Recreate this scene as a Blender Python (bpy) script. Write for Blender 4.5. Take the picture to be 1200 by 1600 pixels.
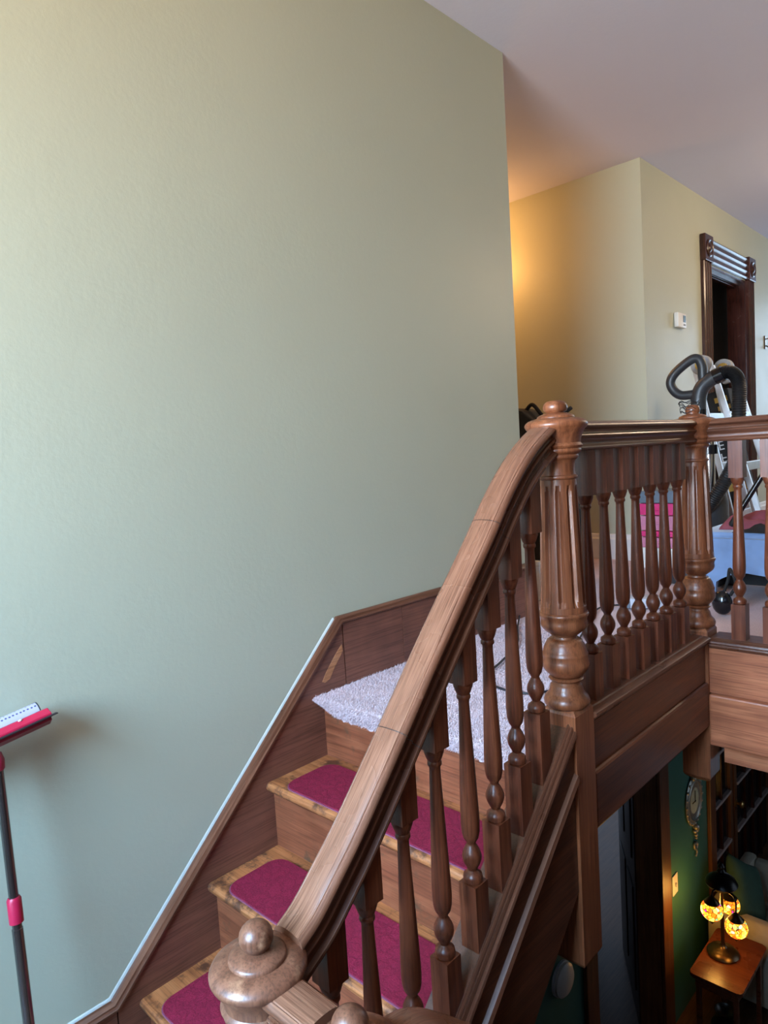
import bpy, bmesh, math, random
import numpy as np
from mathutils import Vector, Matrix

random.seed(7); np.random.seed(7)
for o in list(bpy.data.objects): bpy.data.objects.remove(o)
scene = bpy.context.scene
COL = scene.collection
PI = math.pi

# ------------------------------------------------------------------ camera
YAW, PITCH, ROLL, FPX = 0.7647, 0.0793, 0.0607, 1082.85
CAM = Vector((1.8042, -1.5053, 0.7964))
fw = Vector((-math.sin(YAW) * math.cos(PITCH), math.cos(YAW) * math.cos(PITCH), -math.sin(PITCH)))
rt = Vector((math.cos(YAW), math.sin(YAW), 0))
dn = fw.cross(rt)
RX = math.cos(ROLL) * rt + math.sin(ROLL) * dn
DX = -math.sin(ROLL) * rt + math.cos(ROLL) * dn
cd = bpy.data.cameras.new('camera')
cd.sensor_fit = 'AUTO'; cd.sensor_width = 36.0; cd.lens = FPX / 1600 * 36.0
cd.clip_start = 0.02; cd.clip_end = 100
cam = bpy.data.objects.new('camera', cd); COL.objects.link(cam)
m3 = Matrix((RX, -DX, -fw)).transposed()
cam.matrix_world = Matrix.Translation(CAM) @ m3.to_4x4()
scene.camera = cam

# ------------------------------------------------------------------ light
scene.view_settings.view_transform = 'Standard'
scene.view_settings.look = 'None'
scene.view_settings.gamma = 1.0
scene.view_settings.use_curve_mapping = False
scene.view_settings.exposure = 0.0

world = bpy.data.worlds.new('world'); scene.world = world
world.use_nodes = True
world.node_tree.nodes['Background'].inputs[0].default_value = (0.55, 0.72, 1.0, 1)
world.node_tree.nodes['Background'].inputs[1].default_value = 1.0

def area(name, loc, direction, sx, sy, watts, color, spread=180):
    l = bpy.data.lights.new(name, 'AREA'); l.shape = 'RECTANGLE'; l.size = sx; l.size_y = sy
    l.energy = watts; l.color = color; l.spread = math.radians(spread)
    o = bpy.data.objects.new(name, l); COL.objects.link(o)
    o.location = loc; o.rotation_euler = Vector(direction).to_track_quat('-Z', 'Y').to_euler()
    return o
# daylight entering the stair window behind the camera: sky from above, sunlit ground from below
area('window_skylight', (1.0, -3.28, 1.25), (0.12, 1, -0.75), 1.4, 1.7, 268, (0.33, 0.63, 1.0), 125)
area('window_groundlight', (1.0, -3.27, 1.25), (0.12, 1, 0.6), 1.4, 1.7, 120, (1.0, 0.80, 0.52), 125)
# daylight entering the window at the far end of the upper hall
area('hall_window_light', (1.05, 8.28, 1.5), (-0.1, -1, -0.12), 1.4, 1.7, 44, (0.52, 0.75, 1.0))

# weak daylight entering the shaded side window of the lower hall
area('lower_window_light', (2.12, 4.1, -1.55), (-1, -0.1, -0.35), 1.4, 1.1, 2.6, (0.6, 0.8, 1.0))
# added fill for the room beyond the lower doorway, standing for its daylight
area('lower_room_fill', (-0.5, -0.47, -1.2), (-0.1, 1, -0.1), 0.5, 0.7, 1.1, (0.72, 0.86, 1.0))
# ------------------------------------------------------------------ measures
W = 0.917            # plane of the stair balustrade
G, R = 0.2348, 0.216 # going and rise of a step
H = 2.588            # ceiling
XD = -0.079          # plane of the wall with the doorway
YC = 2.992           # corridor wall
YW = 1.333           # end of left wall
ZL = -0.864          # half landing
ZF = -3.15           # lower floor
XR = 2.15
YB = -3.4
YE = 8.5

# ------------------------------------------------------------------ materials
MATS = {}
def nt(name):
    m = bpy.data.materials.new(name); m.use_nodes = True
    t = m.node_tree; b = t.nodes['Principled BSDF']
    MATS[name] = m
    return m, t, b
def link(t, a, b): t.links.new(a, b)
def ramp(t, stops):
    n = t.nodes.new('ShaderNodeValToRGB'); cr = n.color_ramp
    cr.elements[0].position = stops[0][0]; cr.elements[0].color = (*stops[0][1], 1)
    cr.elements[1].position = stops[-1][0]; cr.elements[1].color = (*stops[-1][1], 1)
    for p, c in stops[1:-1]:
        e = cr.elements.new(p); e.color = (*c, 1)
    return n
def coords(t, scale=(1, 1, 1), rot=(0, 0, 0), uv=False, rnd=True):
    tc = t.nodes.new('ShaderNodeTexCoord'); mp = t.nodes.new('ShaderNodeMapping')
    mp.inputs['Scale'].default_value = scale; mp.inputs['Rotation'].default_value = rot
    src = tc.outputs['UV' if uv else 'Object']
    if rnd:
        oi = t.nodes.new('ShaderNodeObjectInfo')
        mul = t.nodes.new('ShaderNodeMath'); mul.operation = 'MULTIPLY'; mul.inputs[1].default_value = 17.3
        link(t, oi.outputs['Random'], mul.inputs[0])
        ad = t.nodes.new('ShaderNodeVectorMath'); ad.operation = 'ADD'
        link(t, src, ad.inputs[0]); link(t, mul.outputs[0], ad.inputs[1])
        src = ad.outputs[0]
    link(t, src, mp.inputs['Vector'])
    return mp.outputs['Vector']
def noise(t, vec, scale, detail=4, rough=0.55, dist=0.0):
    n = t.nodes.new('ShaderNodeTexNoise'); n.inputs['Scale'].default_value = scale
    n.inputs['Detail'].default_value = detail; n.inputs['Roughness'].default_value = rough
    n.inputs['Distortion'].default_value = dist
    link(t, vec, n.inputs['Vector']); return n
def mixc(t, fac, a, b, mode='MIX'):
    n = t.nodes.new('ShaderNodeMix'); n.data_type = 'RGBA'; n.blend_type = mode
    for s, x in ((0, fac), (6, a), (7, b)):
        if hasattr(x, 'links'): link(t, x, n.inputs[s])
        else: n.inputs[s].default_value = x if s == 0 else (*x, 1)
    return n.outputs[2]
def bump(t, b, h, strength, dist=0.002):
    n = t.nodes.new('ShaderNodeBump'); n.inputs['Strength'].default_value = strength
    n.inputs['Distance'].default_value = dist
    link(t, h, n.inputs['Height']); link(t, n.outputs[0], b.inputs['Normal'])

def plain(name, col, rough=0.5, metal=0.0, spec=0.5, var=0.12, scale=30):
    m, t, b = nt(name)
    v = coords(t)
    n = noise(t, v, scale, 3)
    c = mixc(t, n.outputs['Fac'], tuple(x * (1 - var) for x in col), tuple(min(1, x * (1 + var)) for x in col))
    link(t, c, b.inputs['Base Color'])
    b.inputs['Roughness'].default_value = rough; b.inputs['Metallic'].default_value = metal
    b.inputs['Specular IOR Level'].default_value = spec
    return m

def wood(name, dark, mid, light, axis='Z', rough=0.32, uv=False, rot=(0, 0, 0), wear=None, wearlo=0.55, grain=1.0, spec=0.5):
    """oak grain running along one axis, with pores and optional worn patches"""
    m, t, b = nt(name)
    st = {'X': (1.2, 22, 22), 'Y': (22, 1.2, 22), 'Z': (22, 22, 1.2)}[axis]
    v = coords(t, tuple(s * grain for s in st), rot, uv)
    n1 = noise(t, v, 1.6, 5, 0.6, 0.6)
    r1 = ramp(t, [(0.18, dark), (0.5, mid), (0.85, light)]); link(t, n1.outputs['Fac'], r1.inputs[0])
    st2 = {'X': (6, 260, 260), 'Y': (260, 6, 260), 'Z': (260, 260, 6)}[axis]
    v2 = coords(t, st2, rot, uv)
    n2 = noise(t, v2, 1.0, 2, 0.5)
    r2 = ramp(t, [(0.36, (0.55, 0.5, 0.48)), (0.52, (1, 1, 1))]); link(t, n2.outputs['Fac'], r2.inputs[0])
    c = mixc(t, 0.75, r1.outputs[0], r2.outputs[0], 'MULTIPLY')
    vv = coords(t, (1, 1, 1), (0, 0, 0), uv)
    n3 = noise(t, vv, 5, 3, 0.6)
    r3 = ramp(t, [(0.3, (0.72, 0.7, 0.7)), (0.7, (1.12, 1.1, 1.08))]); link(t, n3.outputs['Fac'], r3.inputs[0])
    c = mixc(t, 1.0, c, r3.outputs[0], 'MULTIPLY')
    if wear:
        n4 = noise(t, vv, 14, 6, 0.7)
        r4 = ramp(t, [(wearlo, (0, 0, 0)), (wearlo + 0.12, (1, 1, 1))]); link(t, n4.outputs['Fac'], r4.inputs[0])
        c = mixc(t, r4.outputs[0], c, wear)
    link(t, c, b.inputs['Base Color'])
    rr = t.nodes.new('ShaderNodeMapRange'); rr.inputs[3].default_value = rough - 0.07; rr.inputs[4].default_value = rough + 0.14
    link(t, n3.outputs['Fac'], rr.inputs[0]); link(t, rr.outputs[0], b.inputs['Roughness'])
    b.inputs['Specular IOR Level'].default_value = spec
    bump(t, b, n2.outputs['Fac'], 0.12, 0.001)
    return m

OD, OM, OL = (0.060, 0.013, 0.0055), (0.150, 0.038, 0.015), (0.28, 0.088, 0.036)
wood('oak_upright', OD, OM, OL, 'Z')
wood('oak_newel', (0.10, 0.026, 0.010), (0.235, 0.074, 0.029), (0.38, 0.138, 0.057), 'Z', 0.30)
wood('oak_across', OD, OM, OL, 'X', 0.35)
wood('oak_along', OD, OM, OL, 'Y', 0.35)
wood('oak_run', (0.055, 0.018, 0.009), (0.13, 0.045, 0.022), (0.22, 0.09, 0.05), 'X', 0.27, uv=True)
wood('oak_rail', (0.050, 0.016, 0.008), (0.115, 0.040, 0.019), (0.20, 0.08, 0.042), 'X', 0.24, uv=True)
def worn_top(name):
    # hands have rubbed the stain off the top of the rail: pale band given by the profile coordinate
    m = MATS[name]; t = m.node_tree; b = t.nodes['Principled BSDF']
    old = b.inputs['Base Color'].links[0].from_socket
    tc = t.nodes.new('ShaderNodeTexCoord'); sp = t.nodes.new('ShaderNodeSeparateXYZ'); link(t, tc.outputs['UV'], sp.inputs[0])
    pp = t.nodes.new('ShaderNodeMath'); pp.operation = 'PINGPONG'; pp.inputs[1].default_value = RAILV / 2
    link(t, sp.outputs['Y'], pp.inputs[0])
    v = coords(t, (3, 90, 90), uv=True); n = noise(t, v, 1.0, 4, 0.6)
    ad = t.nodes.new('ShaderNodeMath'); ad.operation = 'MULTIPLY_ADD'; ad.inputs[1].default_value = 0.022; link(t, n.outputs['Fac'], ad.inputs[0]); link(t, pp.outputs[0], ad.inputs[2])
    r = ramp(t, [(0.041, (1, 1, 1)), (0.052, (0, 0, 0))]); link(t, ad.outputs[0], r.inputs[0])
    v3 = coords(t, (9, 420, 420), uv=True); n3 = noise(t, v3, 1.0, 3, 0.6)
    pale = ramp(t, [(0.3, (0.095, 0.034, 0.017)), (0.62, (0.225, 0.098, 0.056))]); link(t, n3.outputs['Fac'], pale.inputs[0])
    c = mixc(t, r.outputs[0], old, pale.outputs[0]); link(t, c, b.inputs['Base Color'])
wood('oak_worn', (0.07, 0.024, 0.012), (0.155, 0.060, 0.032), (0.26, 0.115, 0.064), 'Z', 0.33, wear=(0.34, 0.165, 0.09), wearlo=0.56)
SL = math.atan2(R, G)
wood('oak_slope', (0.045, 0.014, 0.007), (0.105, 0.034, 0.015), (0.17, 0.06, 0.028), 'Y', 0.34, rot=(-SL, 0, 0))
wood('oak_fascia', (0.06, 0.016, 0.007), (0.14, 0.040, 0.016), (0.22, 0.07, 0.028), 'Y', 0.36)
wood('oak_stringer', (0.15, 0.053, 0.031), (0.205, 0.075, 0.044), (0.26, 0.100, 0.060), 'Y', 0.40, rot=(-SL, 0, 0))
wood('oak_fascia_lit', (0.22, 0.064, 0.028), (0.40, 0.128, 0.056), (0.54, 0.20, 0.088), 'X', 0.36)  # lit copy of the fascia oak: light on the hall-side face put into colour
wood('oak_riser', (0.14, 0.036, 0.015), (0.23, 0.066, 0.028), (0.31, 0.105, 0.044), 'X', 0.38, wear=(0.09, 0.04, 0.02), wearlo=0.58)
wood('oak_tread', (0.18, 0.052, 0.017), (0.42, 0.148, 0.050), (0.60, 0.25, 0.095), 'X', 0.36, wear=(0.085, 0.030, 0.015), wearlo=0.50)
wood('oak_bare', (0.34, 0.13, 0.05), (0.48, 0.20, 0.085), (0.55, 0.27, 0.13), 'Y', 0.6, rot=(-SL, 0, 0))
wood('mahogany', (0.020, 0.006, 0.004), (0.050, 0.014, 0.009), (0.085, 0.026, 0.016), 'Z', 0.2)
wood('mahogany_along', (0.020, 0.006, 0.004), (0.050, 0.014, 0.009), (0.085, 0.026, 0.016), 'Y', 0.2)
wood('dark_wood', (0.010, 0.005, 0.004), (0.022, 0.010, 0.007), (0.035, 0.016, 0.010), 'Z', 0.4)
wood('casing_wood', (0.06, 0.022, 0.009), (0.14, 0.055, 0.022), (0.22, 0.095, 0.04), 'Z', 0.4)
wood('muntin_wood', (0.12, 0.06, 0.04), (0.22, 0.12, 0.09), (0.3, 0.18, 0.13), 'Y', 0.2)
wood('low_bounce_wood', (0.03, 0.012, 0.007), (0.07, 0.028, 0.015), (0.11, 0.045, 0.024), 'Z', 0.45)  # dark brown for the unseen right wall, so it bounces little light
wood('table_wood', (0.07, 0.016, 0.007), (0.14, 0.036, 0.014), (0.20, 0.06, 0.024), 'X', 0.25)
wood('floor_wood', (0.05, 0.022, 0.012), (0.11, 0.05, 0.025), (0.16, 0.08, 0.04), 'Y', 0.35)

def wallpaint(name, c1, c2, rough=0.42, spec=0.4):
    m, t, b = nt(name)
    v = coords(t, rnd=False)
    n = noise(t, v, 1.1, 4, 0.5)
    c = mixc(t, n.outputs['Fac'], c1, c2); link(t, c, b.inputs['Base Color'])
    n2 = noise(t, v, 2.3, 3, 0.6)
    rr = t.nodes.new('ShaderNodeMapRange'); rr.inputs[3].default_value = rough - 0.1; rr.inputs[4].default_value = rough + 0.1
    link(t, n2.outputs['Fac'], rr.inputs[0]); link(t, rr.outputs[0], b.inputs['Roughness'])
    b.inputs['Specular IOR Level'].default_value = spec
    n3 = noise(t, v, 60, 4, 0.6); n4 = noise(t, v, 4, 3, 0.5)
    ma = t.nodes.new('ShaderNodeMath'); ma.operation = 'MULTIPLY_ADD'; ma.inputs[1].default_value = 3.0
    link(t, n4.outputs['Fac'], ma.inputs[0]); link(t, n3.outputs['Fac'], ma.inputs[2])
    bump(t, b, ma.outputs[0], 0.18, 0.003)
    return m
wallpaint('sage_paint', (0.43, 0.437, 0.33), (0.48, 0.485, 0.36), 0.45, 0.45)
wallpaint('ceiling_paint', (0.55, 0.55, 0.66), (0.60, 0.60, 0.72), 0.8, 0.15)
wallpaint('white_paint', (0.70, 0.68, 0.66), (0.76, 0.74, 0.72), 0.4, 0.4)
wallpaint('green_paint', (0.035, 0.14, 0.115), (0.045, 0.165, 0.135), 0.45, 0.4)
wallpaint('bluegrey_paint', (0.28, 0.32, 0.36), (0.33, 0.37, 0.41), 0.6, 0.3)
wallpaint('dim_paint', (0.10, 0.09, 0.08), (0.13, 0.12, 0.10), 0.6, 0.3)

def carpet_mat(name, c1, c2):
    m, t, b = nt(name)
    v = coords(t, rnd=False)
    n = noise(t, v, 170, 3, 0.7); n2 = noise(t, v, 3.5, 4, 0.6); n3 = noise(t, v, 40, 3, 0.7)
    r = ramp(t, [(0.3, c1), (0.68, c2)]); link(t, n.outputs['Fac'], r.inputs[0])
    r2 = ramp(t, [(0.3, (0.82, 0.82, 0.83)), (0.7, (1.05, 1.04, 1.04))]); link(t, n2.outputs['Fac'], r2.inputs[0])
    c = mixc(t, 1.0, r.outputs[0], r2.outputs[0], 'MULTIPLY'); link(t, c, b.inputs['Base Color'])
    b.inputs['Roughness'].default_value = 0.95; b.inputs['Specular IOR Level'].default_value = 0.1
    b.inputs['Sheen Weight'].default_value = 0.15
    ma = t.nodes.new('ShaderNodeMath'); ma.operation = 'ADD'
    link(t, n.outputs['Fac'], ma.inputs[0]); link(t, n3.outputs['Fac'], ma.inputs[1])
    bump(t, b, ma.outputs[0], 0.7, 0.006)
    return m
carpet_mat('carpet', (0.52, 0.39, 0.40), (0.75, 0.58, 0.59))
carpet_mat('carpet_fibre', (0.62, 0.47, 0.48), (0.80, 0.63, 0.64))

def mat_red(name):
    m, t, b = nt(name)
    v = coords(t, rnd=True)
    vo = t.nodes.new('ShaderNodeTexVoronoi'); vo.feature = 'DISTANCE_TO_EDGE'; vo.inputs['Scale'].default_value = 28
    nz = noise(t, v, 9, 3, 0.6)
    ad = t.nodes.new('ShaderNodeVectorMath'); ad.operation = 'MULTIPLY_ADD'; ad.inputs[1].default_value = (0.12, 0.12, 0.12)
    link(t, nz.outputs['Color'], ad.inputs[0]); link(t, v, ad.inputs[2]); link(t, ad.outputs[0], vo.inputs['Vector'])
    fine = noise(t, v, 260, 2, 0.6)
    r = ramp(t, [(0.3, (0.125, 0.006, 0.018)), (0.7, (0.26, 0.014, 0.042))]); link(t, fine.outputs['Fac'], r.inputs[0])
    r2 = ramp(t, [(0.0, (0.86, 0.85, 0.85)), (0.2, (1.06, 1.05, 1.05))]); link(t, vo.outputs['Distance'], r2.inputs[0])
    c = mixc(t, 1.0, r.outputs[0], r2.outputs[0], 'MULTIPLY'); link(t, c, b.inputs['Base Color'])
    b.inputs['Roughness'].default_value = 0.9; b.inputs['Specular IOR Level'].default_value = 0.2
    ma = t.nodes.new('ShaderNodeMath'); ma.operation = 'MULTIPLY_ADD'; ma.inputs[1].default_value = 0.25
    link(t, fine.outputs['Fac'], ma.inputs[0]); link(t, r2.outputs[0], ma.inputs[2])
    bump(t, b, ma.outputs[0], 0.6, 0.004)
mat_red('burgundy_mat')
plain('mat_edge', (0.20, 0.05, 0.09), 0.7)

plain('red_plastic', (0.40, 0.008, 0.040), 0.38)
plain('dark_red_plastic', (0.25, 0.01, 0.03), 0.45)
plain('steel', (0.20, 0.185, 0.185), 0.22, 0.95)
plain('aluminium', (0.62, 0.63, 0.66), 0.34, 0.85)
plain('grey_plastic', (0.34, 0.34, 0.34), 0.45)
plain('yellow_plastic', (0.55, 0.33, 0.05), 0.4)
plain('black_rubber', (0.008, 0.008, 0.009), 0.5)
plain('charcoal_plastic', (0.028, 0.030, 0.034), 0.42)
plain('black_cloth', (0.012, 0.012, 0.013), 0.8)
plain('black_gloss', (0.006, 0.006, 0.008), 0.15)
plain('chrome', (0.62, 0.60, 0.62), 0.12, 1.0)
plain('white_plastic', (0.72, 0.70, 0.66), 0.4)
plain('cable_black', (0.012, 0.012, 0.016), 0.5)
plain('grey_box', (0.55, 0.57, 0.60), 0.6)
plain('rose_cloth', (0.24, 0.055, 0.075), 0.85, var=0.3, scale=18)
plain('blue_velvet', (0.19, 0.30, 0.52), 0.8, var=0.3, scale=9)
MATS['blue_velvet'].node_tree.nodes['Principled BSDF'].inputs['Sheen Weight'].default_value = 0.5
plain('pink_plastic', (0.62, 0.03, 0.16), 0.4)
plain('clear_pink', (0.55, 0.20, 0.30), 0.3)
plain('slate_plastic', (0.12, 0.15, 0.19), 0.4)
plain('cream_cloth', (0.42, 0.36, 0.27), 0.85, var=0.15)
plain('green_cloth', (0.035, 0.085, 0.055), 0.85, var=0.2)
plain('pale_cloth', (0.45, 0.46, 0.52), 0.85, var=0.3, scale=50)
plain('bronze', (0.10, 0.065, 0.035), 0.3, 0.9)
plain('dark_bronze', (0.03, 0.025, 0.022), 0.3, 0.8)
plain('silver_relief', (0.35, 0.33, 0.27), 0.4, 0.6, var=0.4, scale=60)
plain('muntin_highlight', (0.42, 0.33, 0.30), 0.25)  # pale colour stands in for the sky highlight on the level bars
plain('clock_face', (0.55, 0.55, 0.36), 0.5, var=0.2)
plain('screen_dark', (0.05, 0.07, 0.07), 0.2)
plain('lens_grey', (0.2, 0.2, 0.2), 0.5)
plain('caulk', (0.50, 0.50, 0.46), 0.7)
plain('brass', (0.45, 0.28, 0.10), 0.3, 0.9)

def sponge(name):
    m, t, b = nt(name)
    v = coords(t, (1, 1, 1), rnd=False)
    vo = t.nodes.new('ShaderNodeTexVoronoi'); vo.inputs['Scale'].default_value = 120; vo.inputs['Randomness'].default_value = 0.15
    link(t, v, vo.inputs['Vector'])
    r = ramp(t, [(0.24, (0.05, 0.045, 0.13)), (0.36, (0.36, 0.34, 0.47))]); link(t, vo.outputs['Distance'], r.inputs[0])
    link(t, r.outputs[0], b.inputs['Base Color']); b.inputs['Roughness'].default_value = 0.8
sponge('mesh_sponge')

def glass(name, col=(1, 1, 1), rough=0.02):
    m, t, b = nt(name)
    b.inputs['Base Color'].default_value = (*col, 1); b.inputs['Transmission Weight'].default_value = 1.0
    b.inputs['Roughness'].default_value = rough; b.inputs['IOR'].default_value = 1.45
    n = noise(t, coords(t), 3, 2); bump(t, b, n.outputs['Fac'], 0.03, 0.001)
glass('window_glass')
m, t, b = nt('dark_glass')
n = noise(t, coords(t), 3, 2); bump(t, b, n.outputs['Fac'], 0.05, 0.002)
b.inputs['Base Color'].default_value = (0.008, 0.010, 0.014, 1); b.inputs['Roughness'].default_value = 0.08

def mosaic(name, cols, strength):
    m, t, b = nt(name)
    v = coords(t, rnd=True)
    vo = t.nodes.new('ShaderNodeTexVoronoi'); vo.inputs['Scale'].default_value = 48; link(t, v, vo.inputs['Vector'])
    ve = t.nodes.new('ShaderNodeTexVoronoi'); ve.feature = 'DISTANCE_TO_EDGE'; ve.inputs['Scale'].default_value = 48; link(t, v, ve.inputs['Vector'])
    sep = t.nodes.new('ShaderNodeSeparateColor'); link(t, vo.outputs['Color'], sep.inputs[0])
    r = ramp(t, cols); r.color_ramp.interpolation = 'CONSTANT'; link(t, sep.outputs[0], r.inputs[0])
    e = ramp(t, [(0.03, (0.12, 0.05, 0.02)), (0.09, (1, 1, 1))]); link(t, ve.outputs['Distance'], e.inputs[0])
    c = mixc(t, 1.0, r.outputs[0], e.outputs[0], 'MULTIPLY')
    link(t, c, b.inputs['Base Color']); link(t, c, b.inputs['Emission Color'])
    b.inputs['Emission Strength'].default_value = strength; b.inputs['Roughness'].default_value = 0.25
mosaic('mosaic_glass', [(0, (1, 0.22, 0.01)), (0.3, (1.0, 0.5, 0.03)), (0.55, (1, 0.75, 0.12)), (0.72, (0.9, 0.12, 0.01)), (0.84, (0.25, 0.5, 0.2)), (0.92, (0.6, 0.02, 0.35)), (0.96, (1, 0.85, 0.4))], 2.0)
m, t, b = nt('bulb_glow')
b.inputs['Emission Color'].default_value = (1, 0.62, 0.2, 1); b.inputs['Emission Strength'].default_value = 6
n = noise(t, coords(t), 5, 1); bump(t, b, n.outputs['Fac'], 0.01)

# ------------------------------------------------------------------ mesh helpers
def obj(name, bm, mat, parent=None, smooth=None, loc=None, matrix=None):
    me = bpy.data.meshes.new(name)
    bmesh.ops.recalc_face_normals(bm, faces=bm.faces)
    bm.to_mesh(me); bm.free()
    me.materials.append(MATS[mat])
    if smooth:
        me.shade_smooth() if smooth is True else me.set_sharp_from_angle(angle=math.radians(smooth))
        if smooth is not True:
            for p in me.polygons: p.use_smooth = True
    o = bpy.data.objects.new(name, me); COL.objects.link(o)
    if parent: o.parent = parent
    if loc: o.location = loc
    if matrix is not None: o.matrix_local = matrix
    return o
def thing(name, label, cat, loc=(0, 0, 0), rotz=0, group=None):
    o = bpy.data.objects.new(name, None); COL.objects.link(o)
    o.empty_display_size = 0.05
    o.location = loc; o.rotation_euler = (0, 0, rotz)
    return tag(o, label, cat, group)
def tag(o, label, cat, group=None):
    o['label'] = label; o['category'] = cat
    if group: o['group'] = group
    return o
def struct(o, label=None):
    o['kind'] = 'structure'
    if label: o['label'] = label
    return o
def lab(o, text): o['label'] = text; return o
def NB(): return bmesh.new()
def bx(bm, x0, x1, y0, y1, z0, z1, bev=0.0, M=None):
    vs = [bm.verts.new((x, y, z)) for x in (x0, x1) for y in (y0, y1) for z in (z0, z1)]
    fs = [(0, 1, 3, 2), (4, 6, 7, 5), (0, 4, 5, 1), (2, 3, 7, 6), (0, 2, 6, 4), (1, 5, 7, 3)]
    ff = [bm.faces.new([vs[i] for i in f]) for f in fs]
    if M is not None:
        for v in vs: v.co = M @ v.co
    if bev:
        es = list({e for f in ff for e in f.edges})
        bmesh.ops.bevel(bm, geom=es, offset=bev, segments=2, affect='EDGES', profile=0.5)
    return bm
def B(*a, **k): return bx(NB(), *a, **k)
def prism(bm, pts, axis, a0, a1, bev=0.0):
    """extrude a 2D outline along an axis: axis X -> pts are (y,z), Y -> (x,z), Z -> (x,y)"""
    def mk(p, a):
        return {'X': (a, p[0], p[1]), 'Y': (p[0], a, p[1]), 'Z': (p[0], p[1], a)}[axis]
    A = [bm.verts.new(mk(p, a0)) for p in pts]; Bv = [bm.verts.new(mk(p, a1)) for p in pts]
    n = len(pts); ff = [bm.faces.new(A), bm.faces.new(Bv[::-1])]
    for i in range(n): ff.append(bm.faces.new((A[i], A[(i + 1) % n], Bv[(i + 1) % n], Bv[i])))
    if bev:
        es = list({e for f in ff for e in f.edges})
        bmesh.ops.bevel(bm, geom=es, offset=bev, segments=2, affect='EDGES', profile=0.5)
    return bm
def lathe(bm, prof, seg=32, M=None, flutes=None):
    """prof: list of (r,z); flutes=(z0,z1,count,depth) cuts hollows between two heights"""
    rings = []
    for r, z in prof:
        ring = []
        if r < 1e-6:
            ring = [bm.verts.new((0, 0, z))]
        else:
            for i in range(seg):
                a = 2 * PI * i / seg; rr = r
                if flutes and flutes[0] < z < flutes[1]:
                    k = (a * flutes[2] / (2 * PI)) % 1.0
                    d = abs(k - 0.5) / 0.30
                    if d < 1: rr = r - flutes[3] * math.sqrt(1 - d * d)
                ring.append(bm.verts.new((rr * math.cos(a), rr * math.sin(a), z)))
        rings.append(ring)
    for a, b in zip(rings[:-1], rings[1:]):
        if len(a) == 1 and len(b) == 1: continue
        for i in range(seg):
            j = (i + 1) % seg
            if len(a) == 1: bm.faces.new((a[0], b[i], b[j]))
            elif len(b) == 1: bm.faces.new((a[i], b[0], a[j]))
            else: bm.faces.new((a[i], b[i], b[j], a[j]))
    for rg, inv in ((rings[0], True), (rings[-1], False)):
        if len(rg) > 1: bm.faces.new(rg[::-1] if inv else rg)
    if M is not None:
        for rg in rings:
            for v in rg: v.co = M @ v.co
    return bm
def tube(bm, path, r, seg=10, taper=None, cap=True):
    path = [Vector(p) for p in path]; rings = []
    up = Vector((0, 0, 1)); prev = None
    for i, p in enumerate(path):
        d = (path[min(i + 1, len(path) - 1)] - path[max(i - 1, 0)]).normalized()
        if prev is None:
            a = d.cross(up)
            if a.length < 1e-3: a = d.cross(Vector((1, 0, 0)))
        else: a = prev - d * prev.dot(d)
        a.normalize(); prev = a; c = d.cross(a)
        rr = r if taper is None else taper[i]
        if callable(r): rr = r(i)
        rings.append([bm.verts.new(p + a * rr * math.cos(2 * PI * k / seg) + c * rr * math.sin(2 * PI * k / seg)) for k in range(seg)])
    for q, s in zip(rings[:-1], rings[1:]):
        for k in range(seg): bm.faces.new((q[k], q[(k + 1) % seg], s[(k + 1) % seg], s[k]))
    if cap: bm.faces.new(rings[0][::-1]); bm.faces.new(rings[-1])
    return bm
def bez(pts, n=8):
    """Catmull-Rom through points"""
    P = [Vector(p) for p in pts]; P = [P[0] * 2 - P[1]] + P + [P[-1] * 2 - P[-2]]
    out = []
    for i in range(1, len(P) - 2):
        for k in range(n):
            t_ = k / n; a, b_, c, d = P[i - 1], P[i], P[i + 1], P[i + 2]
            out.append(0.5 * ((2 * b_) + (c - a) * t_ + (2 * a - 5 * b_ + 4 * c - d) * t_ ** 2 + (3 * b_ - a - 3 * c + d) * t_ ** 3))
    out.append(P[-2]); return out
def sweep(bm, prof, path, side, uvs=1.0, vertical_ends=False):
    """prof: closed list (s,n): s along the side vector, n along the normal (up); path: points; side: fixed vector"""
    path = [Vector(p) for p in path]; side = Vector(side).normalized(); rings = []; L = [0.0]
    uvl = bm.loops.layers.uv.verify()
    for i, p in enumerate(path):
        if i: L.append(L[-1] + (p - path[i - 1]).length)
        d0 = (p - path[i - 1]).normalized() if i else (path[1] - p).normalized()
        d1 = (path[i + 1] - p).normalized() if i < len(path) - 1 else d0
        d = (d0 + d1).normalized(); nrm = side.cross(d); 
        if nrm.z < 0: nrm = -nrm
        k = 1.0 / max(0.5, d.dot(d1))
        if vertical_ends and i in (0, len(path) - 1):
            nrm = Vector((0, 0, 1)); k = 1.0 / max(0.4, math.hypot(d.x, d.y))
        rings.append([bm.verts.new(p + side * s + nrm * (n * k)) for s, n in prof])
    m = len(prof); C_ = [0.0]
    for a in range(m): C_.append(C_[-1] + math.dist(prof[a], prof[(a + 1) % m]))
    for i in range(len(path) - 1):
        for a in range(m):
            b_ = (a + 1) % m
            f = bm.faces.new((rings[i][a], rings[i][b_], rings[i + 1][b_], rings[i + 1][a]))
            for lp, (u, v) in zip(f.loops, ((L[i], C_[a]), (L[i], C_[a + 1]), (L[i + 1], C_[a + 1]), (L[i + 1], C_[a]))):
                lp[uvl].uv = (u, v)
    bm.faces.new(rings[0][::-1]); bm.faces.new(rings[-1])
    return bm
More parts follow.
